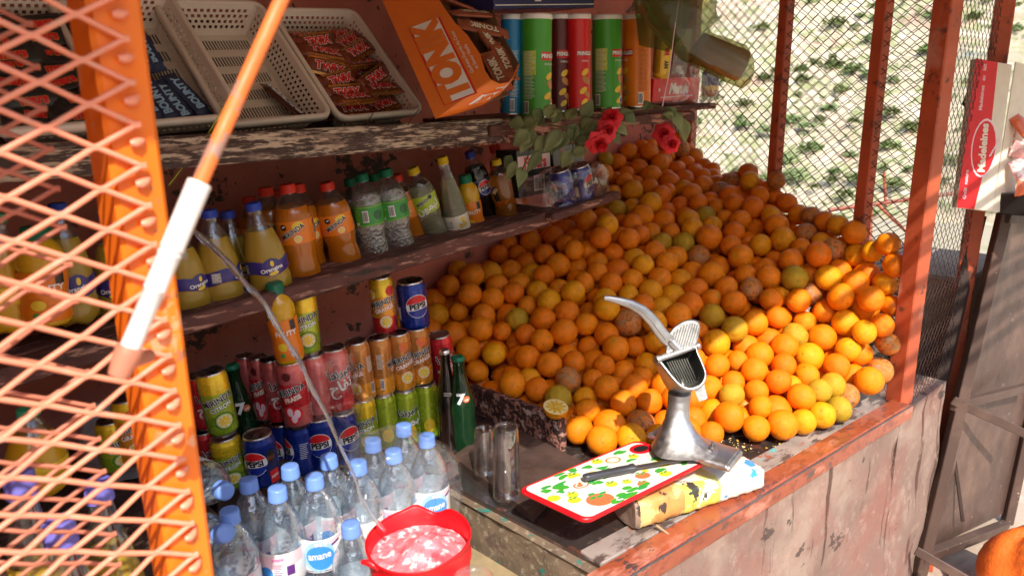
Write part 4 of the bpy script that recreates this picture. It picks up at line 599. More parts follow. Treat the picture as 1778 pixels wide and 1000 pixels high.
mb=MB();mb.beam((1.44,1.30,sz2(1.44)-.006),(1.73,1.30,sz2(1.73)+.004),.03,.022,'wood_shelf',bev=.003);mb.build('end_batten',sh)
# ---------------------------------------------------------------- cage posts and mesh
def post(x,y,z0,z1,wx,wy,k,label,rot=0,name='steel_post'):
    mb=MB();mb.box((0,0,(z1-z0)/2),(wx,wy,z1-z0),k,.003);return mb.build(name,loc=(x,y,z0),label=label,cat='post',M=Matrix.Translation((x,y,z0))@Matrix.Rotation(rot,4,'Z'))
sa=math.atan2(1.12,.63)
post(2.105,.605,.766,2.2,.048,.05,'red_post','thick red corner post at the front end of the counter',sa-PI/2+.2)
def sidept(px): # point of the side-mesh line seen at pixel column px, y=350
    d=ray(px,350);n=np.array([1.12,-.63]);t=(n@np.array([2.12,.62]))/(n@d[:2]);return CAMP+d*t
for px,lb in((1500,'red post in the side mesh nearest the corner post'),(1341,'red post in the middle of the side mesh behind the heap')):
    s_=sidept(px);post(s_[0],s_[1],.766,2.2,.036,.036,'red_post',lb,sa-PI/2+.25)
post(2.71,1.69,.766,2.2,.06,.06,'red_post','red post in the far corner where side mesh meets wall',.2)
post(2.60,.60,0,2.2,.05,.05,'red_post','dark red post standing behind the white and red box',.3)
def mesh_net(name,p,q,z0,z1,pu,pv,r,k,label,seg=4,shape=0,jit=0,cat='wire mesh',beads=0):
    p=Vector(p);q=Vector(q);d=q-p;L=d.length;d.normalize();nrm=Vector((d.y,-d.x,0));nu=int(L/(pu/2));nv=int((z1-z0)/(pv/2));mb=MB();r2=random.Random(nu)
    for s in range(nv):
        pts=[]
        for i in range(nu+1):
            j=s if (i+s)%2==0 else s+1
            sgn=1 if j==s else -1
            x=i*pu/2;z=z0+j*pv/2+sgn*r*(.3 if shape else .8);jx=r2.gauss(0,jit);c=p+d*(x+jx)+Vector((0,0,z))+nrm*(r*.7*(1 if (s%2) else -1)*sgn)
            if shape:
                pts+=[c-d*pu*.036,c+d*pu*.036]
            else: pts.append(c)
        mb.tube(pts,r,k,seg)
    if beads:
        for j in range(40):
            b=Vector((q.x-.001,.7255,.722+.0365*j));mb.tube([b+Vector((-.006,0,0)),b+Vector((-.002,-.001,0)),b+Vector((.003,.001,.001)),b+Vector((.008,.004,.002+r2.uniform(0,.005)))],[.0030,.0044,.0042,.0018],k,8)
    return mb.build(name,label=label,cat=cat)
mesh_net('wire_mesh',(2.125,.64,.0),(2.72,1.70,.0),.80,2.18,.058,.036,.0013,'wire_dark','dark diamond wire mesh on the side of the cage facing the valley',4,jit=.0015)
mesh_net('wire_mesh',(2.165,.625,.0),(2.76,1.685,.0),.80,2.18,.058,.036,.0013,'wire_dark','second layer of thin wire mesh just outside the side cage',3,jit=.002)
mesh_net('wire_mesh',(2.14,.59,.0),(2.59,.60,.0),.745,2.18,.040,.036,.0009,'wire_dark','narrow panel of wire mesh between the corner post and the box',4,jit=.001)
# near gate: post, two layers of painted expanded mesh
xl=ony(203,500,.73);x0=ony(222,500,.73).x;x1=ony(310.5,500,.73).x
gt=thing('cage_gate','bright orange steel gate frame with sunlit expanded mesh at the left','gate')
mb=MB();mb.box(((x0+x1)/2,.758,1.1),(x1-x0,.056,2.2),'orange_paint',.004);mb.build('frame_post',gt)
g=mesh_net('front_mesh',(x0-.64-.019,.724,0),(x0+.025,.724,0),.72,2.15,.072,.0365,.0027,'pink_wire','',7,1,beads=1);g.parent=gt
for k in('label','category'):
    if k in g: del g[k]
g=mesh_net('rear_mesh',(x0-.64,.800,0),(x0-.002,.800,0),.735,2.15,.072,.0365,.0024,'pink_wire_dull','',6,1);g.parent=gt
for k in('label','category'):
    if k in g: del g[k]
# propping rod and white sleeve
rd=thing('awning_prop','slanting orange rod prop in a white plastic sleeve against the gate post','prop rod')
a_=dep(500,-25,.62);b_=dep(345,322,.585);c_=dep(231,592,.575);d_=dep(243,640,.60)
mb=MB();mb.tube([a_+(a_-b_)*((2.2-a_.z)/(a_.z-b_.z)),a_,b_,c_],.0062,'rod_orange',14);mb.build('rod',rd)
ax=(c_-b_).normalized();mb=MB()
L=(c_-b_).length
def pa(t): return b_+ax*L*t
mb.tube([pa(-.02),pa(-.012),pa(.0),pa(.40),pa(.405),pa(.415),pa(.42),pa(.435),pa(.44),pa(.45),pa(.455),pa(.66),pa(.665),pa(.675),pa(.68),pa(1.06)],[.0088,.0094,.0093,.0090,.0092,.0092,.0084,.0084,.0092,.0092,.0087,.0083,.0087,.0087,.0078,.0075],'white_tube',20);mb.build('sleeve',rd)
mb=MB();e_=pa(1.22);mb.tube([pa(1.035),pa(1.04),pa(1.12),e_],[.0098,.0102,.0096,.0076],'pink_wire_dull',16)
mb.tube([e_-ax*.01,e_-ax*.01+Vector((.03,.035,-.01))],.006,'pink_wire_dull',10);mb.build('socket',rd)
# string and wire
mb=MB();mb.tube([dep(293,322,1.28),dep(360,235,1.27),dep(432,112,1.25),dep(520,-30,1.22)],.0011,'p_lime',5);mb.build('yellow_string',label='thin yellow green string hanging slantwise in front of the baskets',cat='string')
mb=MB();mb.tube([dep(1150,185,1.72),dep(1163,120,1.73),dep(1170,60,1.74),dep(1183,-30,1.75)],.0012,'p_palepink',5);mb.build('pink_string',label='thin pink string hanging in front of the yellow roll',cat='string')
# far railing outside and dark basin
rb=thing('outside_railing','thin rusty orange railing standing outside beyond the mesh','railing')
def railp(a,b,r_=.010):
    m_=MB();m_.tube([a,b],r_,'rail_paint',6);m_.build('rail',rb)
D_=4.2
railp(dep(1440,365,D_),dep(1700,330,D_),.012);railp(dep(1520,352,D_),dep(1640,465,D_));railp(dep(1535,300,D_),dep(1538,360,D_),.009);railp(dep(1512,355,D_),dep(1508,520,D_),.012)
mb=MB();c=Vector((2.62,.98,1.03));mb.lathe([(.10,-.16),(.15,-.02),(.158,.0),(.15,.004),(.14,-.01),(.09,-.15)],'p_black',28);mb.build('black_basin',loc=(2.60,1.02,1.07),label='black plastic basin rim just outside the side mesh',cat='basin')
# ================================================================ drinks
SB='drink bottles on the sloping shelf'
S=[('pet:pulp',(333,537),(303,388),1.40,72,'orange juice bottle half hidden by the gate post, purple label',0.6),
('pet:pulp',(390,528),(362,364),1.40,74,'orange juice bottle with blue cap and purple label, third bottle from the bright orange bottles',1.2),
('pet:pulp',(418,520),(394,366),1.50,66,'blue capped juice bottle in the back row between two purple labelled ones',.3),
('pet:pulp',(476,508),(438,352),1.38,72,'cloudy yellow juice bottle with blue cap and white script on its purple label',0.15),
('pet:orangeplain',(452,500),(431,342),1.56,52,'dark red capped bottle hidden behind the purple labelled bottles',0),
('pet:orange',(492,494),(460,326),1.48,60,'orange soda bottle just left of the frontmost pair of orange sodas',-.5),
('pet:orange',(532,500),(498,320),1.40,64,'large bright orange soda bottle, left of the frontmost pair',-.25),
('pet:orange',(545,494),(516,320),1.46,60,'orange soda bottle tucked behind the front orange bottle',.3),
('pet:orangeplain',(505,480),(479,330),1.62,50,'orange bottle with dull red cap at the back against the pink wall',0),
('pet:orange',(606,472),(566,317),1.42,58,'orange soda bottle standing alone beside the clear green labelled bottles',-.1),
('pet:clear',(640,462),(607,310),1.50,50,'clear lemonade bottle with dark green cap, back left of the clear group',.6),
('pet:clear',(655,460),(627,302),1.42,53,'clear lemonade bottle with green label, left one of the front pair',-.35),
('pet:clear',(676,452),(649,302),1.52,50,'clear lemonade bottle in the back between the two front clear ones',1.0),
('pet:clear',(699,447),(669,294),1.42,53,'clear lemonade bottle with green label, right one of the front pair',-.25),
('pet:orangeplain',(727,432),(688,304),1.47,46,'orange soda bottle with its plain back label turned forward',0),
('pet:citron',(762,424),(716,291),1.44,48,'pale lemon soda bottle with yellow cap and lime yellow label',0.1),
('pet:orangeplain',(700,440),(676,300),1.60,42,'orange bottle with red cap barely seen behind the clear bottles',0),
('pet:tonic',(801,419),(767,272),1.42,45,'tall tapering pale tonic bottle with yellow cap and cream label',0.0),
('pet:mango',(828,404),(806,303),1.44,38,'small yellow juice bottle with green cap between tonic and cola',0.2),
('pet:cola',(853,397),(815,263),1.47,42,'black cola bottle with navy cap and round emblem label',0.35),
('pet:gold',(883,388),(861,277),1.42,40,'amber soft drink bottle with yellow cap beside the cola',0.0),
('pet:goldred',(905,379),(857,252),1.55,44,'amber bottle with red cap standing behind the yellow capped one',0),
('pet:bigyellow',(20,575),(-8,370),1.40,85,'yellow bottle with green cap at the far left behind the gate mesh',0),
('pet:pulp',(135,560),(98,352),1.42,78,'blue capped juice bottle seen through the left part of the gate mesh',0.2),
('pet:pulp',(215,552),(186,372),1.44,78,'juice bottle with purple label seen through the mesh beside the gate post',-.3),
('pet:mango',(85,560),(60,392),1.36,80,'stout orange drink bottle seen through the middle of the gate mesh',0.1)]
for k,b,t_,Y,w_,lb,tu in S: item(k,*b,*t_,Y,w_,lb,SB,tu)
CG='soda cans stacked on the step'
Cn=[('can:citron',(535,614),(523,504),1.36,47,'upright lime and yellow can standing on top of the pink cans',0.0),
('can:orangetop',(671,580),(659,479),1.42,42,'yellow and orange can on top of the amber row, left of the blue can',0.0),
('can:pepsi',(722,572),(712,486),1.40,52,'dark blue cola can on top of the row, nearest the oranges',0.35),
('can:strawdull',(437,728),(424,616),1.52,34,'leftmost narrow pink can at the back of the pink row',0),
('can:straw',(463,730),(446,618),1.48,36,'second pink can from the left with dim shaded side',-.4),
('can:apple',(487,732),(468,622),1.44,38,'pink can with pale script just left of the frontmost strawberry can',.5),
('can:straw',(520,738),(502,624),1.35,50,'strawberry red can with fruit picture standing foremost in the pink row',-.25),
('can:strawdull',(555,728),(540,614),1.37,46,'pink can under shrink film between the strawberry and apple cans',0),
('can:apple',(594,712),(578,602),1.36,47,'pink apple can with white script at the right end of the pink row',.25),
('can:gold',(634,694),(617,591),1.37,43,'amber orange can with fruit pictures at the left of the orange row',-.7),
('can:gold',(667,684),(656,584),1.38,41,'amber can showing its plain small print side, second in the orange row',1.6),
('can:gold',(703,676),(690,576),1.38,42,'amber can with pomegranate and orange slice, third in the orange row',.25),
('can:gold',(733,666),(722,567),1.38,42,'amber can at the right end of the orange row',.15),
('can:red',(776,678),(762,580),1.40,42,'red can with white and black script at the end of the row by the oranges',.45),
('can:red',(786,770),(778,682),1.42,40,'red can low down behind the dark cola bottle',.5),
('can:citron',(640,782),(628,690),1.35,43,'lime can with black lettering under the left amber can',-.1),
('can:lime',(675,774),(664,682),1.37,42,'plain lime green can under the second amber can',0),
('can:limear',(712,768),(702,674),1.37,42,'lime green can with script and yellow lemon under the third amber can',.1),
('can:lime',(747,756),(737,664),1.37,42,'plain lime green can at the right end of the bottom row',0),
('can:pepsi',(497,830),(488,732),1.42,44,'blue cola can under the left pink cans',-.8),
('can:pepsi',(527,822),(518,734),1.36,50,'blue cola can under the frontmost strawberry can',-1.3),
('can:pepsi',(563,810),(553,722),1.34,52,'blue cola can with large round emblem under the shrink film',-.1),
('can:pepsi',(602,802),(592,712),1.35,52,'blue cola can at the right end of the blue row',.5),
('can:citron',(390,751),(364,643),1.34,52,'lime and yellow can standing on another can beside the gate post',0.1),
('can:citron',(408,842),(388,756),1.34,52,'lower lime and yellow can of the pair beside the gate post',-.1),
('can:red',(362,742),(345,650),1.40,46,'red can half hidden by the gate post, upper one',.4),
('can:red',(375,830),(355,745),1.40,46,'red can half hidden by the gate post, lower one',.4),
('can:pepsiman',(461,840),(446,752),1.30,56,'blue cola can with a dark figure printed on it in front of the dark bottle',0.1),
('can:orange',(238,800),(218,690),1.36,52,'orange can seen through the gate mesh beside the post',0),
('can:citron',(205,815),(190,728),1.38,50,'lime can seen through the gate mesh under the grey bag',.3)]
for k,b,t_,Y,w_,lb,tu in Cn: item(k,*b,*t_,Y,w_,lb,CG,tu)
item('pet:mango',505,624,475,490,1.33,52,'small yellow juice bottle with green cap standing on the pink cans',None,0.1)
GBG='dark glass soda bottles'
item('gb:green',810,795,795,618,1.27,45,'dark green glass bottle with white numeral and red dot beside the oranges',GBG,0.1)
item('gb:cola',783,790,772,606,1.30,38,'dark cola glass bottle left of the green glass bottle',GBG,0.1)
item('gb:green',445,815,402,632,1.48,46,'dark green glass bottle in the shade behind the figure printed can',GBG,0.1)
WG='water bottles on the lower ledge'
Wt=[('front',(740,757),1.01,0.22,'water bottle at the right end of the front row, nearest the upturned glasses'),('back',(697,740),1.08,0,'water bottle at the right of the back row, mostly hidden'),('back',(641,763),1.08,0,'water bottle with its cap just below the lime cans'),
('back',(685,778),1.02,-.1,'water bottle with pink and purple label beside the rightmost water bottle'),('front',(621,800),1.02,1.6,'water bottle just behind the red bucket, in the path of the water stream'),('back',(577,790),1.07,.3,'water bottle in the second row behind the one facing forward'),
('front',(545,822),1.035,-.15,'water bottle in front with the blue oval label fully facing forward'),('back',(504,806),1.10,.2,'water bottle in the back row below the blue cans'),('back',(471,847),1.05,-.1,'water bottle in front with purple square on its label'),('back',(432,831),1.11,0,'water bottle at the back in front of the figure printed can'),
('back',(394,884),1.05,-.3,'upright water bottle beside the gate post with white and pink label'),('front',(610,905),.93,.8,'water bottle low in front left of the red bucket')]
for k,(px,py),Y,tu,lb in Wt:
    T=ony(px,py,Y);hz=.3012 if Y>1 else .25
    o=item('water:'+k,px,py+10,px,py,Y,70,lb,WG,tu)
    face=math.atan2(-T.y,-T.x)+PI/2+tu
    o.matrix_world=Matrix.Translation((T.x+.006,T.y,max(.66,T.z-.3012)))@Matrix.Rotation(R(rnd.uniform(-2.2,.5)),4,'Y')@Matrix.Rotation(R(rnd.uniform(-1,1)),4,'X')@Matrix.Rotation(face,4,'Z')@Matrix.Diagonal((1,1,(T.z-max(.66,T.z-.3012))/.3012,1))
# bottles lying on their side with caps to the viewer
for (px,py,D,dx,dy,lb) in ((392,853,1.20,-105,-45,'water bottle lying on its side with the cap toward the viewer, upper one'),(392,925,1.12,-120,20,'water bottle lying on its side with the cap toward the viewer, lower one')):
    T=dep(px,py,D);B=dep(px+dx,py+dy,D+.22);ax=(T-B).normalized();o=item('water:back',px,py+9,px,py,1.0,70,lb,WG,0)
    o.matrix_world=Matrix.Translation(T-ax*.3)@Vector((0,0,1)).rotation_difference(ax).to_matrix().to_4x4()
for px,py,Y,lb in((168,832,1.12,'large yellow juice bottle with lavender cap behind the lower gate mesh, right one'),(30,815,1.10,'large yellow juice bottle with lavender cap behind the lower gate mesh, left one'),(100,900,1.0,'yellow juice bottle low in the corner behind the gate mesh')):
    T=ony(px,py,Y);o=item('pet:pulpblank',px,py+200,px,py,Y,120,lb,'large juice bottles behind the lower gate mesh',rnd.uniform(-.4,.4));B=Vector((T.x,T.y,.66));s=(T.z-.66)/.215
    o.matrix_world=Matrix.Translation(B)@Matrix.Rotation(math.atan2(-B.y,-B.x)+PI/2+.3,4,'Z')@Matrix.Diagonal((1.35,1.35,s,1))
item('pet:bigyellow',72,850,48,708,1.32,98,'round yellow bottle with emerald cap behind the gate mesh',None,0)
# floor crates that carry the left goods
mb=MB();mb.box((.10,1.42,.80),(.72,.5,.20),'wood_dark',.004);mb.build('dark_crate',label='dark crate in the shade under the bottles left of the cans',cat='crate')
# shrink film over packs
def filmhull(px_list,Y,th,k,name,label,cat,amp=.006,M_=None):
    # rounded slab of film following a pixel outline at depth plane Y, thickness th
    mb=MB();c=Vector((0,0,0));pts=[ony(a,b,Y) for a,b in px_list]
    for p in pts: c+=p/len(pts)
    N=48;out=[]
    tot=[(pts[(i+1)%len(pts)]-pts[i]).length for i in range(len(pts))];S_=sum(tot)
    for j in range(N):
        t=S_*j/N;i=0
        while t>tot[i]: t-=tot[i];i+=1
        out.append(pts[i].lerp(pts[(i+1)%len(pts)],t/tot[i]))
    out=[(out[j]+out[j-1]+out[(j+1)%N])/3 for j in range(N)]
    rings=[];r2=random.Random(len(label))
    for dy,s in((-th*.5,.55),(-th*.5,.80),(-th*.46,.93),(-th*.3,.995),(0,1),(th*.3,1),(th*.5,.93)):
        rings.append([c+(p-c)*s+Vector((0,dy,0))+Vector((0,amp*math.sin(j*1.3+s*20),amp*math.cos(j*.9+s*14)))*(1 if abs(dy)>.1*th else .6) for j,p in enumerate(out)])
    mb.loft(rings,k,caps=True);return mb.build(name,label=label,cat=cat)
filmhull([(640,768),(700,750),(756,756),(776,800),(774,890),(650,930),(606,900)],1.0,.115,'shrink','shrink_film','clear wrinkled shrink film around the right hand water bottles','plastic film',.003)
filmhull([(528,612),(606,600),(616,715),(625,812),(545,825),(535,730)],1.355,.075,'shrink','shrink_film','clear torn shrink film over the pink and blue cans','plastic film',.003)
# wrapped cola pack and black box at shelf end
pk=thing('wrapped_pack','shrink wrapped pack of blue cans at the end of the bottle shelf','drinks pack')
o=filmhull([(925,310),(1000,285),(1032,276),(1046,340),(1040,352),(985,366),(930,372),(920,340)],1.36,.10,'bagclear','wrap','','',.004)
o.parent=pk
for k in('label','category'): 
    if k in o: del o[k]
for bx,by,tx,ty,Y,tu,lb in((982,360,970,294,1.38,-1.2,'blue can inside the shrink wrapped pack, left one'),(1016,352,1004,286,1.40,1.0,'blue can inside the shrink wrapped pack, right one')): item('can:pepsi',bx,by,tx,ty,Y,40,lb,'cans inside the wrapped pack',tu)
item('pet:cola',1046,345,1012,312,1.36,30,'dark bottle lying in the wrapped pack with its blue cap forward',None,0).matrix_world=Matrix.Translation(ony(1030,322,1.50))@Vector((0,0,1)).rotation_difference(ony(1014,315,1.32)-ony(1030,322,1.50)).to_matrix().to_4x4()@Matrix.Diagonal((.8,.8,.85,1))
def quadbox(name,p0,pu,pv,th,k,label=None,cat=None,dec=None,parent=None,ks=None):
    # slab with front face p0 + u*pu + v*pv, thickness th behind it
    p0=Vector(p0);u=Vector(pu);v=Vector(pv);n=u.cross(v).normalized();mb=MB();L,H=u.length,v.length
    Mx=Matrix((( u.x/L,v.x/H,n.x,p0.x),(u.y/L,v.y/H,n.y,p0.y),(u.z/L,v.z/H,n.z,p0.z),(0,0,0,1)))
    mb.box((L/2,H/2,-th/2),(L,H,th),k,.0015,M=Mx)
    f=lambda x,y,o: Mx@Vector((L/2+x,H/2+y,o))
    if dec: dec(mb,f,L,H)
    return mb.build(name,parent,label=label,cat=cat)
def decF(mb,f,L,H):
    rect(mb,f,0,H*.22,L*.98,H*.30,'p_palepink',.0004);text(mb,f,'Fitters',H*.34,'p_red',L*.02,H*.20,.0,.04,.0012,1.0);barcode(mb,f,L*.12,-H*.24,L*.34,H*.34)
quadbox('black_box',ony(902,345,1.42),ony(958,333,1.45)-ony(902,345,1.42),ony(897,262,1.42)-ony(902,345,1.42),.07,'p_black','black box with red lettering and barcode behind the leaves','box',decF)
quadbox('black_box',ony(962,290,1.45),ony(1015,280,1.5)-ony(962,290,1.45),ony(958,255,1.45)-ony(962,290,1.45),.05,'p_black','second black box with a red letter above the wrapped pack','box',lambda mb,f,L,H:text(mb,f,'N',H*.5,'p_red',-L*.2,H*.1,0,.05))
# ================================================================ top shelf
TG='crisps tubes on the upper shelf'
for k,b,t_,Y,w_,lb,tu in[('tube:blue',(888,200),(890,27),1.34,40,'bright blue crisps tube at the left end, partly behind the green one',-1.2),('tube:green',(931,204),(931,26),1.29,54,'green crisps tube at the left, nearest the leaves',1.0),
 ('tube:purple',(970,195),(971,26),1.36,42,'dark purple crisps tube between the green and red ones',.5),('tube:red',(1004,192),(1004,26),1.32,43,'red crisps tube in the middle of the row',.6),
 ('tube:green',(1053,189),(1054,27),1.32,51,'green crisps tube between the red and orange ones',1.05),('tube:orange',(1105,186),(1106,26),1.31,49,'orange crisps tube at the right end of the row',-.95)]:
    item(k,*b,*t_,Y,w_,lb,TG,tu)
# blue packet on top of the tubes
quadbox('blue_packet',ony(858,17,1.30),ony(1032,14,1.33)-ony(858,17,1.30),Vector((0,0,.045)),.14,'p_navy','dark blue packet lying across the tops of the crisps tubes','packet',lambda mb,f,L,H:(rect(mb,f,0,-H*.3,L*.98,.002,'p_white',.0005),barcode(mb,f,-L*.1,H*.1,.025,.02),rect(mb,f,L*.1,H*.2,.016,.02,'p_paleblue')))
# yellow roll, brown packet, red pack, dark jar
mb=MB();B=ony(1147,135,1.31);T=ony(1154,52,1.29);ax=(T-B);q=Vector((0,0,1)).rotation_difference(ax).to_matrix().to_4x4();L=ax.length
mb.lathe([(.022,0),(.024,.002),(.025,.02),(.026,L*.6),(.0275,L-.003),(.026,L),(.010,L-.004),(.003,L-.008)],'p_yellow',40)
mb.v=[(x*(1+.02*math.cos(20*math.atan2(y,x))),y*(1+.02*math.cos(20*math.atan2(y,x))),z) for x,y,z in mb.v]
f=wrapf(.0272,FR+.55,L*.45);otext(mb,f,'MA',.020,'p_red','p_black',0,.018,PI/2,.8);text(mb,f,'NY',.016,'p_black',0,-.02,PI/2,.05,.001)
for i in range(10): rect(mb,wrapf(.0272,FR-1.3+.12*i,L*.5),0,0,.0012,L*.75,'p_brown',.0006,nx=1)
mb.build('biscuit_roll',M=Matrix.Translation(B)@q@Matrix.Rotation(math.atan2(-B.y,-B.x)+PI/2,4,'Z'),label='yellow wrapped biscuit roll leaning between the orange tube and red pack',cat='biscuit roll')
quadbox('snack_packet',ony(1165,130,1.42),ony(1192,128,1.44)-ony(1165,130,1.42),ony(1176,50,1.42)-ony(1165,130,1.42),.02,'p_brown','brown snack packet with dark oval behind the yellow roll','packet',lambda mb,f,L,H:(disc(mb,f,0,-H*.1,L*.32,'p_navy',.001,H*.25),disc(mb,f,0,-H*.1,L*.36,'p_gold',.0006,H*.28,r0=.9)))
rp=quadbox('red_pack',ony(1133,178,1.295),ony(1213,172,1.30)-ony(1133,178,1.295),ony(1136,137,1.295)-ony(1133,178,1.295),.06,'p_red','red packet with white slanted lettering inside clear film','packet',lambda mb,f,L,H:(text(mb,f,'Maruja',H*.62,'p_white',.006,H*.02,0,.05,.001,.95,.3),rect(mb,f,.0,-H*.32,L*.7,.0022,'p_white',.0006),disc(mb,f,-L*.38,0,.006,'p_palepink',.0008)))
filmhull([(1128,182),(1134,130),(1170,112),(1212,110),(1226,140),(1224,168),(1215,178)],1.32,.11,'bagclear','clear_wrap','crumpled clear film around the red packet','plastic film',.005)
mb=MB();mb.lathe([(.02,.0),(.026,.004),(.028,.02,'p_yellow'),(.028,.035,'p_indigo'),(.028,.075),(.018,.09),(.016,.10)],'p_gold',24);mb.build('dark_jar',loc=ony(1232,168,1.34)-Vector((0,0,.0)),label='dark blue and yellow jar at the right end of the upper shelf',cat='jar')
# green hanging bag with a wrapped brown roll
gb=thing('hanging_bag','translucent green plastic bag hanging over the right end of the shelf','plastic bag')
mb=MB();rings=[]
for px,py,D,rx,ry in((1165,-75,1.82,40,30),(1168,-35,1.80,68,45),(1172,5,1.79,70,48),(1186,42,1.79,62,46),(1206,74,1.80,50,38),(1228,92,1.81,36,34),(1262,106,1.82,36,34),(1290,116,1.83,36,33),(1303,121,1.84,22,22)):
    c=dep(px,py,D);s=D/F;ring=[]
    dirx=Vector(RT);diry=Vector(UP);dz=Vector(FW)
    tilt=max(0,min(1,(py-40)/60))
    for a in range(28):
        al=2*PI*a/28;w1=rx*s*(1+.07*math.sin(al*5+py*.1));e1=(dirx*(1-tilt)+diry*tilt);ring.append(c+e1*math.cos(al)*w1+dz*math.sin(al)*ry*s*(1+.07*math.cos(al*4+py)))
    rings.append(ring)
mb.loft(rings,'bag_green');c0_=dep(1165,-75,1.82);mb.tube([c0_-Vector((0,0,.01)),c0_+Vector((0,0,.05)),Vector((c0_.x,c0_.y,2.2))],[.030,.012,.008],'bag_green',12);mb.build('bag_skin',gb)
mb=MB();p_,q_=dep(1210,82,1.81),dep(1290,116,1.83);mb.tube([p_,p_.lerp(q_,.03),p_.lerp(q_,.97),q_],[.026,.037,.038,.028],'canister',26)
mb.build('brown_canister',label='brown canister showing through the green hanging bag',cat='canister')
mb=MB();mb.loft([[dep(x,y,1.95) for x,y in((1095,-40),(1135,-60),(1210,-30),(1190,60),(1160,90),(1110,80))],[dep(x,y,2.05) for x,y in((1095,-40),(1135,-60),(1210,-30),(1190,60),(1160,90),(1110,80))]],'bag_green');mb.build('hanging_bag',label='second dark green plastic bag hanging behind the yellow roll',cat='plastic bag')
# ---- plastic baskets
def perf(mb,f,U,V,du,dv,k,border=.008,stag=True):
    nu=int((U-2*border)/du);nv=int((V-2*border)/dv)
    if nu<1 or nv<1: return
    ou=(U-nu*du)/2;ov=(V-nv*dv)/2
    def q(u0,u1,v0,v1): mb.add([f(u0,v0),f(u1,v0),f(u1,v1),f(u0,v1)],[(0,1,2,3)],k,False)
    q(0,U,0,ov);q(0,U,V-ov,V)
    for j in range(nv):
        v0=ov+j*dv;s=(du*.5 if stag and j%2 else 0);q(0,U,v0,v0+dv*.42)
        a=0;x=ou+s
        while x+du*.55<U-border*.6: q(a,x,v0+dv*.42,v0+dv);a=x+du*.55;x+=du
        q(a,U,v0+dv*.42,v0+dv)
def basket_proto():
    t=thing('plastic_basket','','basket');W,L,H=.205,.30,.06;ti=.022
    B_=[(ti,ti),(W-ti,ti),(W-ti,L-ti),(ti,L-ti)];T_=[(0,0),(W,0),(W,L),(0,L)]
    mb=MB()
    def bl(p,q,r_,s):  # bilinear wall
        return lambda u,v:None
    for i in range(4):
        j=(i+1)%4;b0,b1,t0,t1=[Vector((*x,z)) for x,z in((B_[i],0),(B_[j],0),(T_[i],H),(T_[j],H))];U=(t1-t0).length;V=(t0-b0).length
        f=lambda u,v,b0=b0,b1=b1,t0=t0,t1=t1,U=U,V=V:(b0.lerp(b1,u/U)).lerp(t0.lerp(t1,u/U),v/V)
        perf(mb,f,U,V,.0135 if i%2==0 else .0125,.0115,'basket_white')
    f=lambda u,v:Vector((ti+u,ti+v,0));perf(mb,f,W-2*ti,L-2*ti,.0062,.045,'basket_white',.008,False)
    o=mb.build('perforated_shell',t);m=o.modifiers.new('s','SOLIDIFY');m.thickness=.0022;m.offset=0
    mb=MB();pts=[];rr=.016
    for cx,cy_,a0 in((W-rr,rr,-PI/2),(W-rr,L-rr,0),(rr,L-rr,PI/2),(rr,rr,PI)):
        for i in range(5): a=a0+PI/2*i/4;pts.append(Vector((cx+(rr+.004)*math.cos(a),cy_+(rr+.004)*math.sin(a),H)))
    rings=[]
    n=len(pts)
    for i in range(n):
        d=(pts[(i+1)%n]-pts[i-1]).normalized();o_=Vector((d.y,-d.x,0));rings.append([pts[i]+o_*x+Vector((0,0,z)) for x,z in((-.005,.001),(-.003,.004),(.003,.0045),(.006,.002),(.006,-.010),(.004,-.010),(.0035,-.001),(-.004,-.002))])
    mb.loft(rings,'basket_white',close=True,caps=False);mb.build('rim',t)
    return reg(t)
BP=basket_proto();TI=R(46);BM=[];W_=.205
bk=[((592,203),1.33,'white perforated basket heaped with gold and brown chocolate bars',1.0),((396,214),1.33,'nearly empty white perforated basket with one dark bar in it',1.02),((205,215),1.31,'white perforated basket of blue wrapped bars beside the gate post',1.0),((-5,225),1.27,'white perforated basket of black and red bars behind the gate mesh',1.0)]
for i,((px,py),Y,lb,s) in enumerate(bk):
    o=BP if i==0 else dup(BP);P0=ony(px,py,Y)
    Hh=.06;M_=Matrix.Translation(P0)@Matrix.Rotation(R(-1.5),4,'Y')@Matrix.Rotation(TI,4,'X')@Matrix.Rotation(R(2),4,'Z')@Matrix.Translation((0,0,-Hh))@Matrix.Diagonal((s,s,s,1))
    o.matrix_world=M_;o['label']=lb;o['group']='plastic baskets on the upper shelf';BM.append(M_)
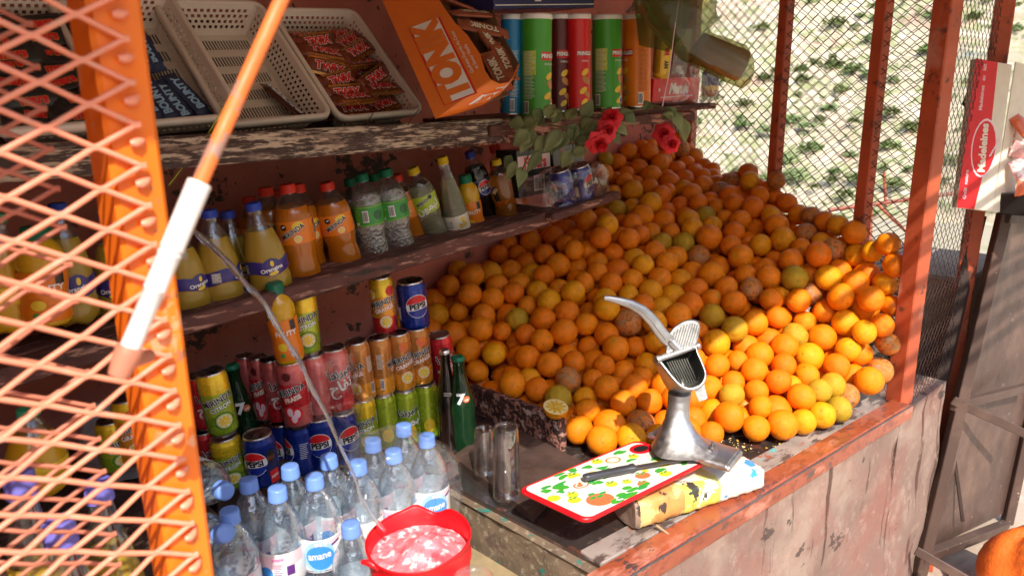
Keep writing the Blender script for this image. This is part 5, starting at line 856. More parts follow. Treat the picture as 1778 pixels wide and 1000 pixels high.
# tilted props under the baskets (wedge board)
mb=MB();mb.loft([[(x,1.405,1.535),(x,1.62,1.757),(x,1.64,1.535)] for x in(-.5,1.06)],'wood_dark',smooth=False);mb.build('basket_rest',label='dark sloping rest board behind and under the baskets',cat='board')
for i,(a,b,c_,d) in enumerate(((477,203,462,235),(570,203,552,233),(648,197,630,232),(728,190,708,218),(133,215,128,240))):
    mb=MB();mb.tube([dep(a,b,1.47+.0003*a*.3),dep((a+c_)/2-2,(b+d)/2,1.46+.0003*a*.3),dep(c_,d,1.46+.0003*a*.3)],.0011,'wire_dark',5);mb.build('wire_tie',label=['thin wire tie at the left of the nearly empty basket front','thin wire tie at the right of the nearly empty basket front','thin wire tie at the left of the chocolate basket front','thin wire tie at the right of the chocolate basket front','thin wire tie seen through the gate mesh'][i],cat='wire tie',group='wire ties holding the baskets')
def bar_proto(kw,ks,kt,kt2,txt,L=.105,W=.034,H=.013,two=False):
    mb=MB();rings=[]
    for x,w_,h in((-L/2,1,.04),(-L/2+.008,.98,.06),(-L/2+.012,.9,.7),(-L/2+.02,.98,1),(L/2-.02,.98,1),(L/2-.012,.9,.7),(L/2-.008,.98,.06),(L/2,1,.04)):
        rings.append([(x,W/2*w_*math.cos(a),H/2+H/2*h*math.sin(a)*(1 if abs(math.sin(a))<.8 else .93)) for a in [2*PI*i/12 for i in range(12)]])
    mb.loft(rings,kw)
    n0=0
    f=lambda x,y,o:Vector((x,y,H*.985+o-abs(y)**2*10))
    rect(mb,f,0,0,L*.66,W*.62,ks,.0006,nx=2,ny=2)
    for s_ in(-1,1): rect(mb,(lambda x,y,o,s_=s_:Vector((x,s_*(W*.485+o),H*.52+y*s_*-1))) if kw=='wrap_brown' else f,0,0 if kw=='wrap_brown' else s_*W*.40,L*.70,.0055 if kw=='wrap_brown' else .004,'wrap_gold' if kw=='wrap_brown' else kw,.0008,nx=2)
    if kw=='wrap_brown':
        for s_ in(-1,1): rect(mb,f,0,s_*W*.42,L*.70,.005,'wrap_gold',.0008,nx=2)
    otext(mb,f,txt,W*.62,kt,kt2,0,0,0,.95,.05,o=.0012)
    return mb
BARS={'twix':bar_proto('wrap_brown','wrap_brown','p_red','p_white','TWIX',.118,.040,.016),'bounty':bar_proto('wrap_blue','wrap_blue','p_paleblue','p_navy','BOUNTY',.11,.032),'mars':bar_proto('wrap_black','p_black','p_red','p_gold','mars',.10,.034),'snick':bar_proto('p_choc','p_navy','p_white','p_blue','SNICKERS',.105,.034),'tonik':bar_proto('wrap_orange','wrap_orange','p_cream','p_brown','TONIK',.12,.036)}
BO={}
def bar(k,Mw,label,group):
    if k not in BO: o=BARS[k].build('chocolate_bar',cat='chocolate bar');BO[k]=o
    else: o=BO[k].copy();COL.objects.link(o)
    o.matrix_world=Mw;o['label']=label;o['category']='chocolate bar'
    if group: o['group']=group
    elif 'group' in o: del o['group']
r2=random.Random(21);g='chocolate bars in the fullest basket'
for lay in range(3):
    for i in range(7):
        for c in range(2):
            if lay==2 and (i>5 or (c==1 and i in(0,))): continue
            x=.062+c*.082+r2.uniform(-.006,.006);y=.040+i*.035+r2.uniform(-.005,.005);z=.004+lay*.0175+r2.uniform(0,.010 if lay==2 else .003)
            if lay<2 and i>9: continue
            an=r2.gauss(0,15 if lay==2 else 8)+(8 if c else -4)
            top_=' lying on top' if lay==2 else ' in the lower layers'
            bar('twix',BM[0]@Matrix.Translation((x,y,z))@Matrix.Rotation(R(an),4,'Z')@Matrix.Rotation(R(r2.uniform(-24,38) if lay==2 else r2.uniform(-5,5)),4,'X'),'brown and gold wrapped chocolate bar'+top_+' of the fullest basket',g)
bar('snick',BM[1]@Matrix.Translation((.158,.075,.012))@Matrix.Rotation(R(112),4,'Z')@Matrix.Rotation(R(28),4,'X'),'single dark chocolate bar left in the nearly empty basket',None)
for i in range(9):
    bar('bounty',BM[2]@Matrix.Translation((.05+.026*(i%5)+r2.uniform(-.004,.004)+.0,.08+.10*(i//5)+r2.uniform(-.01,.01),.010+.012*r2.random()+.012*(i//5)))@Matrix.Rotation(R(97+r2.gauss(0,5)),4,'Z')@Matrix.Rotation(R(180*0+r2.gauss(0,10)),4,'X'),'blue wrapped coconut bar in the basket beside the gate post','blue wrapped bars in one basket')
for i in range(14):
    bar('mars',BM[3]@Matrix.Translation((.065+.07*(i%2)+r2.uniform(-.01,.01),.05+.033*(i//2)+r2.uniform(-.006,.006),.012+.012*r2.random()))@Matrix.Rotation(R(r2.gauss(0,9)),4,'Z')@Matrix.Rotation(R(r2.gauss(8,10)),4,'X'),'black and red wrapped bar in the basket behind the gate mesh','black and red bars in one basket')
# ---- orange carton
ct=thing('display_carton','torn open orange cardboard display carton of wafer bars','carton')
def poly(name,pts,k,th,dec=None,parent=None,kb=None):
    P_=[Vector(p) for p in pts];n=Vector((0,0,0))
    for i in range(len(P_)): n+=P_[i].cross(P_[(i+1)%len(P_)])
    n.normalize()
    if n.dot(Vector(FW))>0: n=-n
    mb=MB();mb.add(P_,[tuple(range(len(P_)))],k,False);mb.add([p-n*th for p in P_],[tuple(range(len(P_)))[::-1]],kb or k,False);m_=len(P_)
    mb.add(P_+[p-n*th for p in P_],[(i,(i+1)%m_,(i+1)%m_+m_,i+m_) for i in range(m_)],'card_brown',False)
    if dec: dec(mb,n)
    return mb.build(name,parent)
a0,a1,a2=dep(652,-25,1.62),dep(756,206,1.44),dep(852,138,1.47)
nA=(a0-a1).cross(a2-a1).normalized()
def onpl(x,y,P,n):
    d=Vector(ray(x,y));C_=Vector(CAMP);return C_+d*((P-C_).dot(n)/d.dot(n))
e=[onpl(x,y,a1,nA) for x,y in((852,138),(842,122),(834,95),(812,62),(790,40),(770,12),(738,-40))]
def decA(mb,n):
    u=(a0-a1).normalized();v=n.cross(u)          # u runs up the slope, v toward the open edge
    if v.dot(a2-a1)<0: v=-v
    H=(a2-a1).dot(v);c=a1+u*.135+v*H*.46
    sgn=1 if u.cross(v).dot(n)>0 else -1
    f=lambda x,y,o: c+u*x+v*y*sgn+n*(o+.0005)
    rect(mb,f,0,0,.225,.060,'p_white',.0004);rect(mb,f,0,.033,.225,.0035,'p_red',.0006);rect(mb,f,0,-.033,.225,.0035,'p_red',.0006);rect(mb,f,-.1125-.0017*0,0,.0035,.069,'p_red',.0007,nx=1)
    text(mb,f,'TONIK',.074,'card_orange',0,0,0,.07,.0012,.95)
    w_=-sgn
    text(mb,f,'Gaufrette Fourrée Au Cacao',.0105,'p_white',-.0,-.044*1,0,.01,.001);text(mb,f,'et Saveur Vanille',.0105,'p_white',-.02,-.056*1,0,.01,.001)
poly('printed_side',[a1]+e+[a0],'card_orange',.002,decA,ct,'card_brown')
f1=[dep(756,206,1.44),dep(822,188,1.50),dep(868,168,1.55),dep(884,150,1.58),dep(898,118,1.60),dep(884,132,1.57),dep(868,143,1.545),dep(852,138,1.47)]
b1=dep(884,160,1.57)
# curved front lip
mb=MB();lo=[dep(756,206,1.44),dep(795,197,1.47),dep(835,184,1.51),dep(868,164,1.55),dep(889,140,1.59)];up_=[dep(852,138,1.47),dep(868,146,1.49),dep(884,143,1.52),dep(893,132,1.555),dep(900,112,1.60)]
vs=[];fs=[]
for i in range(17):
    t=i/4;i0=min(3,int(t));p=lo[i0].lerp(lo[i0+1],t-i0);q=up_[i0].lerp(up_[i0+1],t-i0)
    for j in range(5): vs.append(p.lerp(q,j/4))
for i in range(16):
    for j in range(4): a=i*5+j;fs.append((a,a+5,a+6,a+1))
mb.add(vs,fs,'card_orange',True)
c=vs[42];u=(vs[62]-vs[17]).normalized();v=(vs[44]-vs[40]).normalized();n=u.cross(v)
if n.dot(Vector(FW))>0: n=-n
def fl(x,y,o):
    # mapped on the curved lip grid
    s=max(0,min(15.99,8-x/.0105));t=max(0,min(3.99,2-y/.020));i=int(s);j=int(t);a=vs[i*5+j].lerp(vs[(i+1)*5+j],s-i);b=vs[i*5+j+1].lerp(vs[(i+1)*5+j+1],s-i);return a.lerp(b,t-j)+n*o*1.5
rect(mb,fl,0.0,.002,.10,.026,'p_white',.0006,nx=14,ny=3);rect(mb,fl,0.0,.002,.104,.030,'p_red',.0003,nx=14,ny=3);text(mb,fl,'TONIK',.026,'card_orange',.0,.002,0,.05,.001,1.05)
text(mb,fl,'Gaufrette Fourrée',.0085,'p_white',.0,-.026,0,.0,.001)
o=mb.build('front_lip',ct);m=o.modifiers.new('s','SOLIDIFY');m.thickness=.002;m.offset=-1 if False else 0
poly('inner_side',[dep(888,160,1.60),dep(901,112,1.60),dep(872,60,1.68),dep(832,-40,1.78),dep(790,-40,1.84),dep(850,120,1.68)],'card_brown',.002,None,ct)
poly('carton_floor',[dep(756,206,1.445),dep(884,165,1.58),dep(880,120,1.72),dep(770,-40,1.95),dep(660,-40,1.70)],'card_brown',.002,None,ct)
u=(a0-a1).normalized()
for i,(px,py,D,an,rl) in enumerate(((872,110,1.63,0,0),(850,82,1.66,8,10),(838,55,1.68,75,0),(822,30,1.71,90,20),(790,12,1.72,60,40),(862,128,1.60,0,-20))):
    z=Vector((-.2,-.75,.6)).normalized();x=u.copy();y=z.cross(x).normalized();z=x.cross(y);P0=dep(px,py,D)
    Mb=Matrix(((x.x,y.x,z.x,P0.x),(x.y,y.y,z.y,P0.y),(x.z,y.z,z.z,P0.z),(0,0,0,1)))
    bar('tonik',Mb@Matrix.Rotation(R(an),4,'Z')@Matrix.Rotation(R(rl),4,'X'),'orange brown wafer bar inside the torn orange carton','wafer bars inside the orange carton')
# ================================================================ flowers
def leaf_bm(mb,c,d,n,L,W,k='leaf'):
    d=d.normalized();s=d.cross(n).normalized();n=s.cross(d);vs=[];fs=[]
    prof=[(0,.04),(.10,.42),(.25,.86),(.42,1),(.6,.86),(.78,.52),(.92,.2),(1,.02)]
    for t,w_ in prof:
        for q in(-1,-.5,0,.5,1):
            vs.append(c+d*(L*t)+s*(q*W/2*w_*(1+.06*math.sin(t*30)))+n*(abs(q)*W*.16*w_-t*t*L*.30))
    for i in range(len(prof)-1):
        for j in range(4): a=i*5+j;fs.append((a,a+1,a+6,a+5))
    mb.add(vs,fs,k)
def rose_bm(mb,c,n,r,op=1):
    u,v=frame(n);n=n.normalized()
    for ring,(cnt_,rr,h,tw) in enumerate(((3,.28,.75,0),(4,.5,.65,.4),(5,.78,.42,.9),(6,1.05,.15,.2))):
        for i in range(cnt_):
            a=2*PI*i/cnt_+tw;vs=[];fs=[]
            for t in range(6):
                for q in range(7):
                    al=a+(q-3)/3*(PI/cnt_)*1.25;f=t/5;rad=r*rr*(f**.6)*(1+.12*math.cos((q-3)*1.1)*f);hh=r*(h*f*1.15-(.35*op*f*f*f if ring>1 else 0)*(1-.2*abs(q-3)/3)+.05*math.sin(q*2+i))
                    vs.append(c+(u*math.cos(al)+v*math.sin(al))*rad+n*hh)
            for t in range(5):
                for q in range(6): b=t*7+q;fs.append((b,b+1,b+8,b+7))
            mb.add(vs,fs,'rose')
def spray(label,leaves,roses,stems,D0):
    t=thing('artificial_roses',label,'artificial flowers');r2=random.Random(len(leaves))
    mb=MB()
    for st in stems: mb.tube([dep(x,y,D0+dd) for x,y,dd in st],.0018,'stem_g',6)
    mb.build('stem',t)
    for x,y,x2,y2,w_,dd in leaves:
        mb=MB();a=dep(x,y,D0+dd);b=dep(x2,y2,D0+dd+r2.uniform(-.02,.01));n=-Vector(FW)+Vector((r2.uniform(-.5,.5),r2.uniform(-.3,.3),r2.uniform(-.1,.6)))
        leaf_bm(mb,a,b-a,n.normalized(),(b-a).length,w_*D0/F*.78);o=mb.build('leaf',t);m=o.modifiers.new('s','SOLIDIFY');m.thickness=.0004
    for x,y,r_,nx,nz,dd in roses:
        mb=MB();rose_bm(mb,dep(x,y,D0+dd),(-Vector(FW)+Vector(RT)*nx+Vector(UP)*nz).normalized(),r_*.86*D0/F);mb.build('blossom',t)
    return t
spray('long spray of green leaves and three red roses under the crisps tubes',
 [(935,205,897,230,42,0),(925,222,905,262,44,.0),(950,235,930,268,38,-.01),(960,215,975,188,28,0),(985,210,1000,182,32,.01),(1010,205,1030,175,34,.01),(975,225,945,262,36,-.02),(1000,215,985,250,34,0),(1015,225,1000,262,36,.0),(1040,212,1020,250,46,0),(1045,235,1010,248,28,-.01),(990,262,975,292,34,-.01),(1000,240,1022,248,24,0),(1075,205,1100,190,34,.01),(940,262,915,300,26,0),(905,290,905,322,32,.01),(895,280,880,315,26,.0),(945,215,925,200,28,.01),(930,240,900,248,36,.01),(1060,228,1078,248,26,0),(1018,262,990,265,30,0),(888,270,875,292,24,.02),(918,228,892,252,40,-.01),(948,205,965,178,34,0),(965,235,955,268,30,-.02),(985,232,962,258,38,-.01),(1025,235,1030,262,30,-.01),(1050,205,1060,182,28,.01),(1085,200,1105,212,28,0),(1030,208,1005,232,44,-.01),(925,190,945,212,30,0),(1068,215,1090,232,26,0),(910,215,882,214,34,0),(1055,240,1040,262,28,-.01),(975,205,948,192,30,.01)],
 [(1062,205,21,-.2,.3,-.02),(1054,226,20,.1,-.1,-.03),(1040,248,24,.3,-.9,-.03)],
 [[(880,205,.02),(940,215,0),(1010,225,0),(1075,200,.02),(1120,185,.03)],[(930,240,0),(905,300,.01),(900,330,.01)],[(1000,220,0),(990,290,0)]],1.70)
spray('small spray of two flattened red blossoms and leaves under the right shelf end',
 [(1165,195,1190,225,36,0),(1175,190,1150,205,28,0),(1185,205,1192,248,30,.01),(1130,178,1118,190,26,0),(1170,205,1155,196,22,0)],
 [(1152,232,20,-.2,-.1,0),(1165,250,18,.1,-.2,-.02)],[[(1120,180,0),(1165,190,0),(1175,230,0)]],1.78)
# ================================================================ juicer
jc=thing('citrus_press','cast aluminium lever citrus press standing beside the chopping board','citrus press')
def J(x,y,D): return dep(x,y,D)
def ering(c,u,v,a,b,n=24,p=2.): 
    out=[]
    for i in range(n):
        t=2*PI*i/n;cc,ss=math.cos(t),math.sin(t);out.append(c+u*a*math.copysign(abs(cc)**(2/p),cc)+v*b*math.copysign(abs(ss)**(2/p),ss))
    return out
rtv,upv,fwv=Vector(RT),Vector(UP),Vector(FW);s=1.55/F
# column sweeping down into the foot
mb=MB();hor=Vector((RT[0],RT[1],0)).normalized();dfw=Vector((FW[0],FW[1],0)).normalized()
rings=[]
for x,y,D,a,b,p in((1180,682,1.56,20,19,2),(1178,705,1.56,19,18,2),(1176,728,1.56,22,19,2.2),(1177,748,1.55,32,24,2.4),(1182,765,1.55,44,32,2.6),(1190,780,1.54,58,40,3)):
    rings.append(ering(J(x,y,D),hor,dfw,a*s,b*s,24,p))
mb.loft(rings,'cast_alu');
# foot: flat tongue running forward right with a thick lip
pA=[(1150,752,1.585,26),(1175,758,1.57,32),(1205,775,1.55,36),(1240,788,1.53,38),(1272,797,1.51,37)]
rings=[]
dirf=(J(1272,797,1.51)-J(1175,758,1.57)).normalized();side=Vector((0,0,1)).cross(dirf).normalized()
for i,(x,y,D,w_) in enumerate(pA):
    c=J(x,y,D);th=[.020,.024,.014,.008,.008][i];rings.append([c+side*(q*w_*s)+Vector((0,0,z)) for q,z in((-1,-.006),(-1,.004),(-.8,th*.7),(-.35,th),(.35,th),(.8,th*.7),(1,.004),(1,-.006))])
mb.loft(rings,'cast_alu')
c=J(1272,797,1.51);mb.beam(c+side*36*s-Vector((0,0,.003)),c-side*36*s-Vector((0,0,.003)),.016,.013,'cast_alu',bev=.004)
mb.beam(J(1132,760,1.60),J(1165,742,1.66),.03,.012,'cast_alu',bev=.003)
mb.beam(J(1140,752,1.60),J(1210,790,1.52),.034,.012,'cast_alu',bev=.004)
for bx_,by_,bd_ in((1148,757,1.575),(1236,786,1.525)):
    c=J(bx_,by_,bd_)+Vector((0,0,.010));mb.tube([c,c+Vector((0,0,.006))],.006,'steel',6);mb.tube([c,c+Vector((0,0,.014))],.0028,'steel',8)
mb.build('stand',jc)
# bowl
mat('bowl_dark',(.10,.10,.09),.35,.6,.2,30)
op=[(1143,624),(1150,616),(1175,608),(1206,601),(1212,612),(1222,634),(1227,650),(1224,664),(1214,674),(1198,678),(1182,672),(1168,658),(1154,640)]
def smooth(pts,n=36):
    P_=[Vector((a,b,0)) for a,b in pts];m_=len(P_);out=[]
    for k in range(n):
        t=k*m_/n;i=int(t);f=t-i;p0,p1,p2,p3=P_[i-1],P_[i%m_],P_[(i+1)%m_],P_[(i+2)%m_]
        out.append(.5*((2*p1)+(p2-p0)*f+(2*p0-5*p1+4*p2-p3)*f*f+(3*p1-p0-3*p2+p3)*f**3))
    return [(o.x,o.y) for o in out]
op=smooth(op)
def ring(scale,dx,dy,D,slope=.00045):
    cx=sum(a for a,b in op)/len(op);cyy=sum(b for a,b in op)/len(op)
    return [J(cx+(a-cx)*scale+dx,cyy+(b-cyy)*scale+dy,D+slope*(cyy-b)) for a,b in op]
mb=MB()
mb.loft([ring(.42,-10,44,1.585),ring(.60,-12,30,1.575,.0003),ring(.85,-12,10,1.56),ring(1.0,-9,2,1.535),ring(1.02,-2,0,1.51),ring(1.0,0,0,1.502),ring(.90,0,-1,1.502),ring(.88,0,-1,1.512)],'cast_alu',caps=False)
mb.build('bowl',jc)
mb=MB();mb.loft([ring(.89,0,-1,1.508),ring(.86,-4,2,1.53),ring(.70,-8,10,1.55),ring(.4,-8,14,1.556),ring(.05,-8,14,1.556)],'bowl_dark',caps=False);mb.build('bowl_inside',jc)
mb=MB()
for i in range(9):
    t=i/8;a_=J(1158+34*t,628-6*t,1.525);b_=J(1176+34*t,664-2*t,1.545);mb.tube([a_,b_],.0014,'grey_plate',5)
mb.build('strainer_ribs',jc)
mb=MB();mb.loft([[J(x,y,D) for x,y in q] for q,D in((((1204,672),(1222,664),(1229,692),(1214,697)),1.497),(((1204,672),(1222,664),(1229,692),(1214,697)),1.507))],'cast_alu',smooth=False);mb.build('spout',jc)
mb=MB();a_,b_=J(1142,624,1.505),J(1210,601,1.53);mb.tube([a_,b_],.0062,'cast_alu',14);mb.tube([a_-(b_-a_)*.04,a_+(b_-a_)*.03],.0085,'cast_alu',14);mb.tube([b_-(b_-a_)*.03,b_+(b_-a_)*.04],.0085,'cast_alu',14);mb.build('hinge_pin',jc)
# ribbed press plate
pl=smooth([(1158,620),(1156,600),(1160,582),(1172,566),(1190,556),(1206,555),(1215,562),(1214,580),(1206,603),(1182,614)],30)
mb=MB();mb.loft([[J(x,y,1.54) for x,y in pl],[J(x,y,1.526) for x,y in pl],[J(1186+(x-1186)*.93,586+(y-586)*.93,1.523) for x,y in pl]],'cast_alu')
for i in range(11):
    t=(i-5)/5;x0_,y0_=1186+t*25,588-t*8
    L_=26*math.sqrt(max(0,1-t*t*.8));dx,dy=.30,-1
    mb.tube([J(x0_-dx*L_*.9,y0_-dy*L_*.9,1.524),J(x0_+dx*L_,y0_+dy*L_,1.522)],.0013,'grey_plate',5)
mb.build('press_plate',jc)
# lever
hp=[(1049,517,1.50,4.5),(1058,518,1.50,5.5),(1075,522,1.50,6.5),(1095,528,1.505,8),(1115,539,1.51,9.5),(1132,556,1.515,10.5),(1145,574,1.52,11),(1156,588,1.525,11.5),(1168,596,1.53,11)]
rings=[]
for i,(x,y,D,w_) in enumerate(hp):
    c=J(x,y,D);nx=hp[min(i+1,len(hp)-1)];pv=hp[max(i-1,0)];d=(J(*nx[:3])-J(*pv[:3])).normalized();sd=d.cross(fwv).normalized();rings.append(ering(c,sd,fwv,w_*s,6.5*s,16,3))
mb=MB();mb.loft(rings,'cast_alu')
mb.tube([J(x,y+1,D-.008) for x,y,D,w_ in hp[3:8]],.0022,'cast_alu',6)
mb.beam(J(1162,588,1.53),J(1185,612,1.53),.03,.016,'cast_alu',bev=.004)
mb.build('lever',jc)
# ================================================================ board, knife, bundle
Bc=[onz(900,853,.868),onz(1105,768,.872),onz(1229,803,.868),onz(1018,908,.862)]
def bil(u,v): return Bc[0].lerp(Bc[1],u).lerp(Bc[3].lerp(Bc[2],u),v)
nB=(Bc[1]-Bc[0]).cross(Bc[3]-Bc[0]).normalized()
if nB.z<0:nB=-nB
bd=thing('chopping_board','white chopping board printed with fruit and edged in red plastic','chopping board')
def rr_out(m,r,off=0,n=6):
    out=[]
    for cx,cy_,a0 in((1-m-r,m+r*2,-PI/2),(1-m-r,1-m-r*2,0),(m+r,1-m-r*2,PI/2),(m+r,m+r*2,PI)):
        for i in range(n+1): a=a0+PI/2*i/n;out.append((cx+r*math.cos(a),cy_+2*r*math.sin(a)))
    return out
def bring(m,h,r=.05): return [bil(*q)+nB*h for q in rr_out(m,r)]
mb=MB();mb.loft([bring(.03,-.0045),bring(.0,-.003),bring(-.006,.001),bring(.0,.0055),bring(.014,.0065),bring(.024,.0048)],'bucket_red',caps=True);mb.build('red_rim',bd)
mb=MB();mb.loft([bring(.022,.003,.045),bring(.023,.0052,.045)],'board_white',caps=True)
fb=lambda x,y,o:bil(x,y)+nB*(.0053+o)
r2=random.Random(8)
def fruit(x,y,r_,k,leafy=True,o=.0001):
    r_*=1.3;disc(mb,fb,x,y,r_,k,o,r_*1.7,seg=18)
    if leafy:
        for a in(.3,1.5,2.6,4.4): disc(mb,fb,x+.3*r_+r_*.55*math.cos(a),y-r_*1.2+r_*.6*math.sin(a),r_*.34,'p_green',o+.0003,r_*.28,a,rings=1,seg=10)
for x,y,r_ in((.22,.78,.062),(.60,.72,.036),(.52,.86,.028)): fruit(x,y,r_,'p_tomato')
disc(mb,fb,.28,.40,.052,'p_tomato',.0001,.07);disc(mb,fb,.28,.40,.040,'p_cream',.0002,.052);disc(mb,fb,.27,.40,.02,'p_tomato',.0003,.03);disc(mb,fb,.29,.36,.012,'p_tomato',.0003,.02)
disc(mb,fb,.66,.20,.052,'p_orange',.0001,.08);disc(mb,fb,.66,.20,.04,'p_cream',.0002,.06);disc(mb,fb,.50,.52,.05,'p_tomato',.0001,.06);disc(mb,fb,.66,.66,.018,'p_yellow',.0004,.04)
for x,y,r_ in((.16,.5,.026),(.06,.42,.03),(.34,.18,.032),(.44,.30,.030),(.58,.10,.028),(.40,.62,.028),(.62,.48,.040),(.78,.30,.026),(.80,.66,.045),(.90,.44,.024),(.12,.60,.03),(.48,.70,.022),(.70,.87,.03)): fruit(x,y,r_,'p_yellow',r2.random()<.5)
for x,y,r_ in((.10,.22,.040),(.20,.26,.045),(.30,.08,.04),(.40,.08,.032),(.14,.36,.026),(.36,.46,.036),(.48,.14,.03),(.52,.28,.03),(.78,.10,.036),(.72,.36,.028),(.84,.50,.04),(.90,.62,.042),(.94,.76,.03),(.34,.90,.045),(.42,.84,.04),(.50,.93,.04),(.26,.92,.03),(.72,.76,.032),(.88,.86,.03),(.46,.44,.026)):
    r_*=1.25
    for q in range(4): disc(mb,fb,x+r2.uniform(-.5,.5)*r_,y+r2.uniform(-1,1)*r_,r_*r2.uniform(.4,.65),'p_pringle_green' if q%2 else 'p_green',.00015+.00005*q,r_*r2.uniform(.6,1.1),r2.uniform(0,3),rings=1,seg=10)
mb.build('printed_panel',bd)
mb=MB()
hx,hy=.90,.22
disc(mb,fb,hx,hy,.078,'bucket_red',.0008,.13,.12,rings=2);disc(mb,lambda x,y,o:fb(x,y,o),hx,hy,.055,'p_black',.0012,.075,.12,rings=2);mb.build('hanging_hole',bd)
kn=thing('kitchen_knife','small kitchen knife with a black handle lying across the chopping board','knife')
zk=nB*.014
k0,k1,k2=onz(1014,829,.884),onz(1102,811,.884),onz(1188,797,.884)
mb=MB();d=(k1-k0);rings=[]
for t,w_,h in((-.02,.3,.5),(0,.75,.9),(.08,1,1),(.3,.82,.95),(.5,.9,.95),(.7,1.0,1),(.9,.95,.95),(.94,1.25,1.05),(1,1.15,1)):
    c=k0+d*t;sd=d.normalized().cross(Vector((0,0,1))).normalized();rings.append(ering(c,sd,Vector((0,0,1)),.0085*w_,.0065*h,14,3))
mb.loft(rings,'knife_grip');mb.build('handle',kn)
mb=MB();sd=(k2-k1).normalized().cross(Vector((0,0,1))).normalized();z=Vector((0,0,.0006))
bl=[(0,.006,-.007),(.5,.006,-.008),(.85,.005,-.006),(1,.004,.002)]
mb.loft([[k1.lerp(k2,t)+sd*a+z,k1.lerp(k2,t)+sd*b+z*.2,k1.lerp(k2,t)+sd*b-z*.2,k1.lerp(k2,t)+sd*a-z] for t,a,b in bl],'steel',smooth=False);mb.build('blade',kn)
bu=thing('taped_block','worn wooden block wrapped in yellow, orange and white plastic under the board','wrapped block')
p0,p1=onz(1084,882,.808),onz(1310,818,.806);d=p1-p0;sd=Vector((0,0,1)).cross(d).normalized();zz=Vector((0,0,1));mb=MB();rings=[];ks=[]
N=40;r2=random.Random(3)
for i in range(N+1):
    t=i/N;c=p0+d*t;a=.042*(1-.10*t)*(1+.03*math.sin(i*1.7));b=.034*(1-.25*t)
    if i==N: a*=.75;b*=.5
    if i==0: a*=.94;b*=.9
    rg=ering(c,sd,zz,a,b,28,4)
    rings.append([p+Vector((r2.uniform(-.0012,.0012),r2.uniform(-.0012,.0012),r2.uniform(-.0015,.0015))) for p in rg])
    ks.append('bund_brown' if i<1 else ('bund_orange' if i<14 else ('bund_yellow' if i<25 else 'bund_white')))
mat('bund_brown',(.35,.24,.17),.9,0,.3,30,[((.06,.04,.03),30,.55,.6,8,(1,1,1))],bump=1,bs=60)
mat('bund_orange',(.68,.34,.10),.5,0,.2,25,[((.70,.55,.22),16,.52,.58,5,o1),((.07,.05,.04),20,.60,.63,9,(1,1,.6))],coat=.25,bump=.8,bs=50)
mat('bund_yellow',(.74,.66,.12),.4,0,.15,25,[((.80,.76,.60),16,.58,.62,5,o1),((.05,.05,.04),22,.62,.65,9,(1,1,.6))],coat=.3,bump=.7,bs=40)
mat('bund_white',(.80,.78,.66),.4,0,.12,25,[((.05,.32,.62),15,.67,.69,3,o1),((.70,.66,.15),12,.68,.70,3,o1)],coat=.3,bump=.7,bs=40)
mb.loft(rings,ks,smooth=True);mb.build('wrapped_body',bu)
mb=MB()
for (a,b,c_) in(((1140,912,.785),(1165,930,.775),(1185,925,.772)),):
    mb.tube([onz(*a),onz(*b),onz(*c_)],[.003,.0022,.001],'reed',5)
mb.build('splinter',bu)
mb=MB();q=[onz(1240,862,.775),onz(1262,850,.79),onz(1290,832,.80),onz(1295,842,.775),onz(1265,870,.772),onz(1248,880,.772)]
mb.add(q+[p-Vector((0,0,.002)) for p in q],[(0,1,2,3,4,5),(11,10,9,8,7,6)]+[(i,(i+1)%6,(i+1)%6+6,i+6) for i in range(6)],'bagclear',False);mb.build('loose_wrap',bu)
# divider plank
dv=[Vector((.0,0,0))];A_=dep(812,668,2.02);B_=dep(974,716,1.78)
A0=Vector((A_.x,A_.y,.77));B0=Vector((B_.x-.015,B_.y-.01,.77))
mb=MB();t_=.022;n=(B0-A0).cross(Vector((0,0,1))).normalized();hA=A_.z-.77;hB=B_.z-.77-.004
vs=[]
N=18
out=[]
for i in range(N+1):
    t=i/N;b=A0.lerp(B0,t);h=hA+(hB-hA)*t+.002*math.sin(i*2.1)
    if i==N:h-=.010
    if i==N-1:h-=.001
    out.append([b,b+Vector((0,0,h-.004)),b+Vector((0,0,h))-n*.004,b-n*(t_-.004)+Vector((0,0,h)),b-n*t_+Vector((0,0,h-.004)),b-n*t_])
mb.loft(out,'wood_peel_pink',smooth=False);mb.build('divider_plank',label='charred looking plank with flaking pink paint holding back the oranges',cat='plank')
# glasses
def glass(px,py,tx,ty,wpx,label,D):
    B=dep(px,py,D);B.z=.787;T=dep(tx,ty,D);h=T.z-B.z;r_=wpx/2*D/F;mb=MB();N=28
    fl=lambda a,z:1+.012*math.cos(a*12)*(1 if z<h*.7 else 0)
    prof=[(r_,0),(r_*1.0,.004),(r_*.98,h*.35),(r_*.92,h*.7),(r_*.84,h*.96),(r_*.80,h),(r_*.70,h-.004),(r_*.78,h*.9),(r_*.86,h*.7),(r_*.93,h*.3),(r_*.96,0)]
    mb.loft([[(p*math.cos(2*PI*a/N)*fl(2*PI*a/N,z),p*math.sin(2*PI*a/N)*fl(2*PI*a/N,z),z) for a in range(N)] for p,z in prof],'glass',close=True,caps=False)
    mb.add([(r_*.74*math.cos(2*PI*a/N),r_*.74*math.sin(2*PI*a/N),h-.006) for a in range(N)],[tuple(range(N))],'glass',False)
    return mb.build('drinking_glass',loc=B,label=label,cat='drinking glass',group='upturned glasses on the black board')
glass(842,808,840,735,40,'smaller upturned drinking glass at the left beside the dark bottles',1.66)
glass(880,834,876,727,50,'larger upturned fluted drinking glass in front of the flaking plank',1.56)
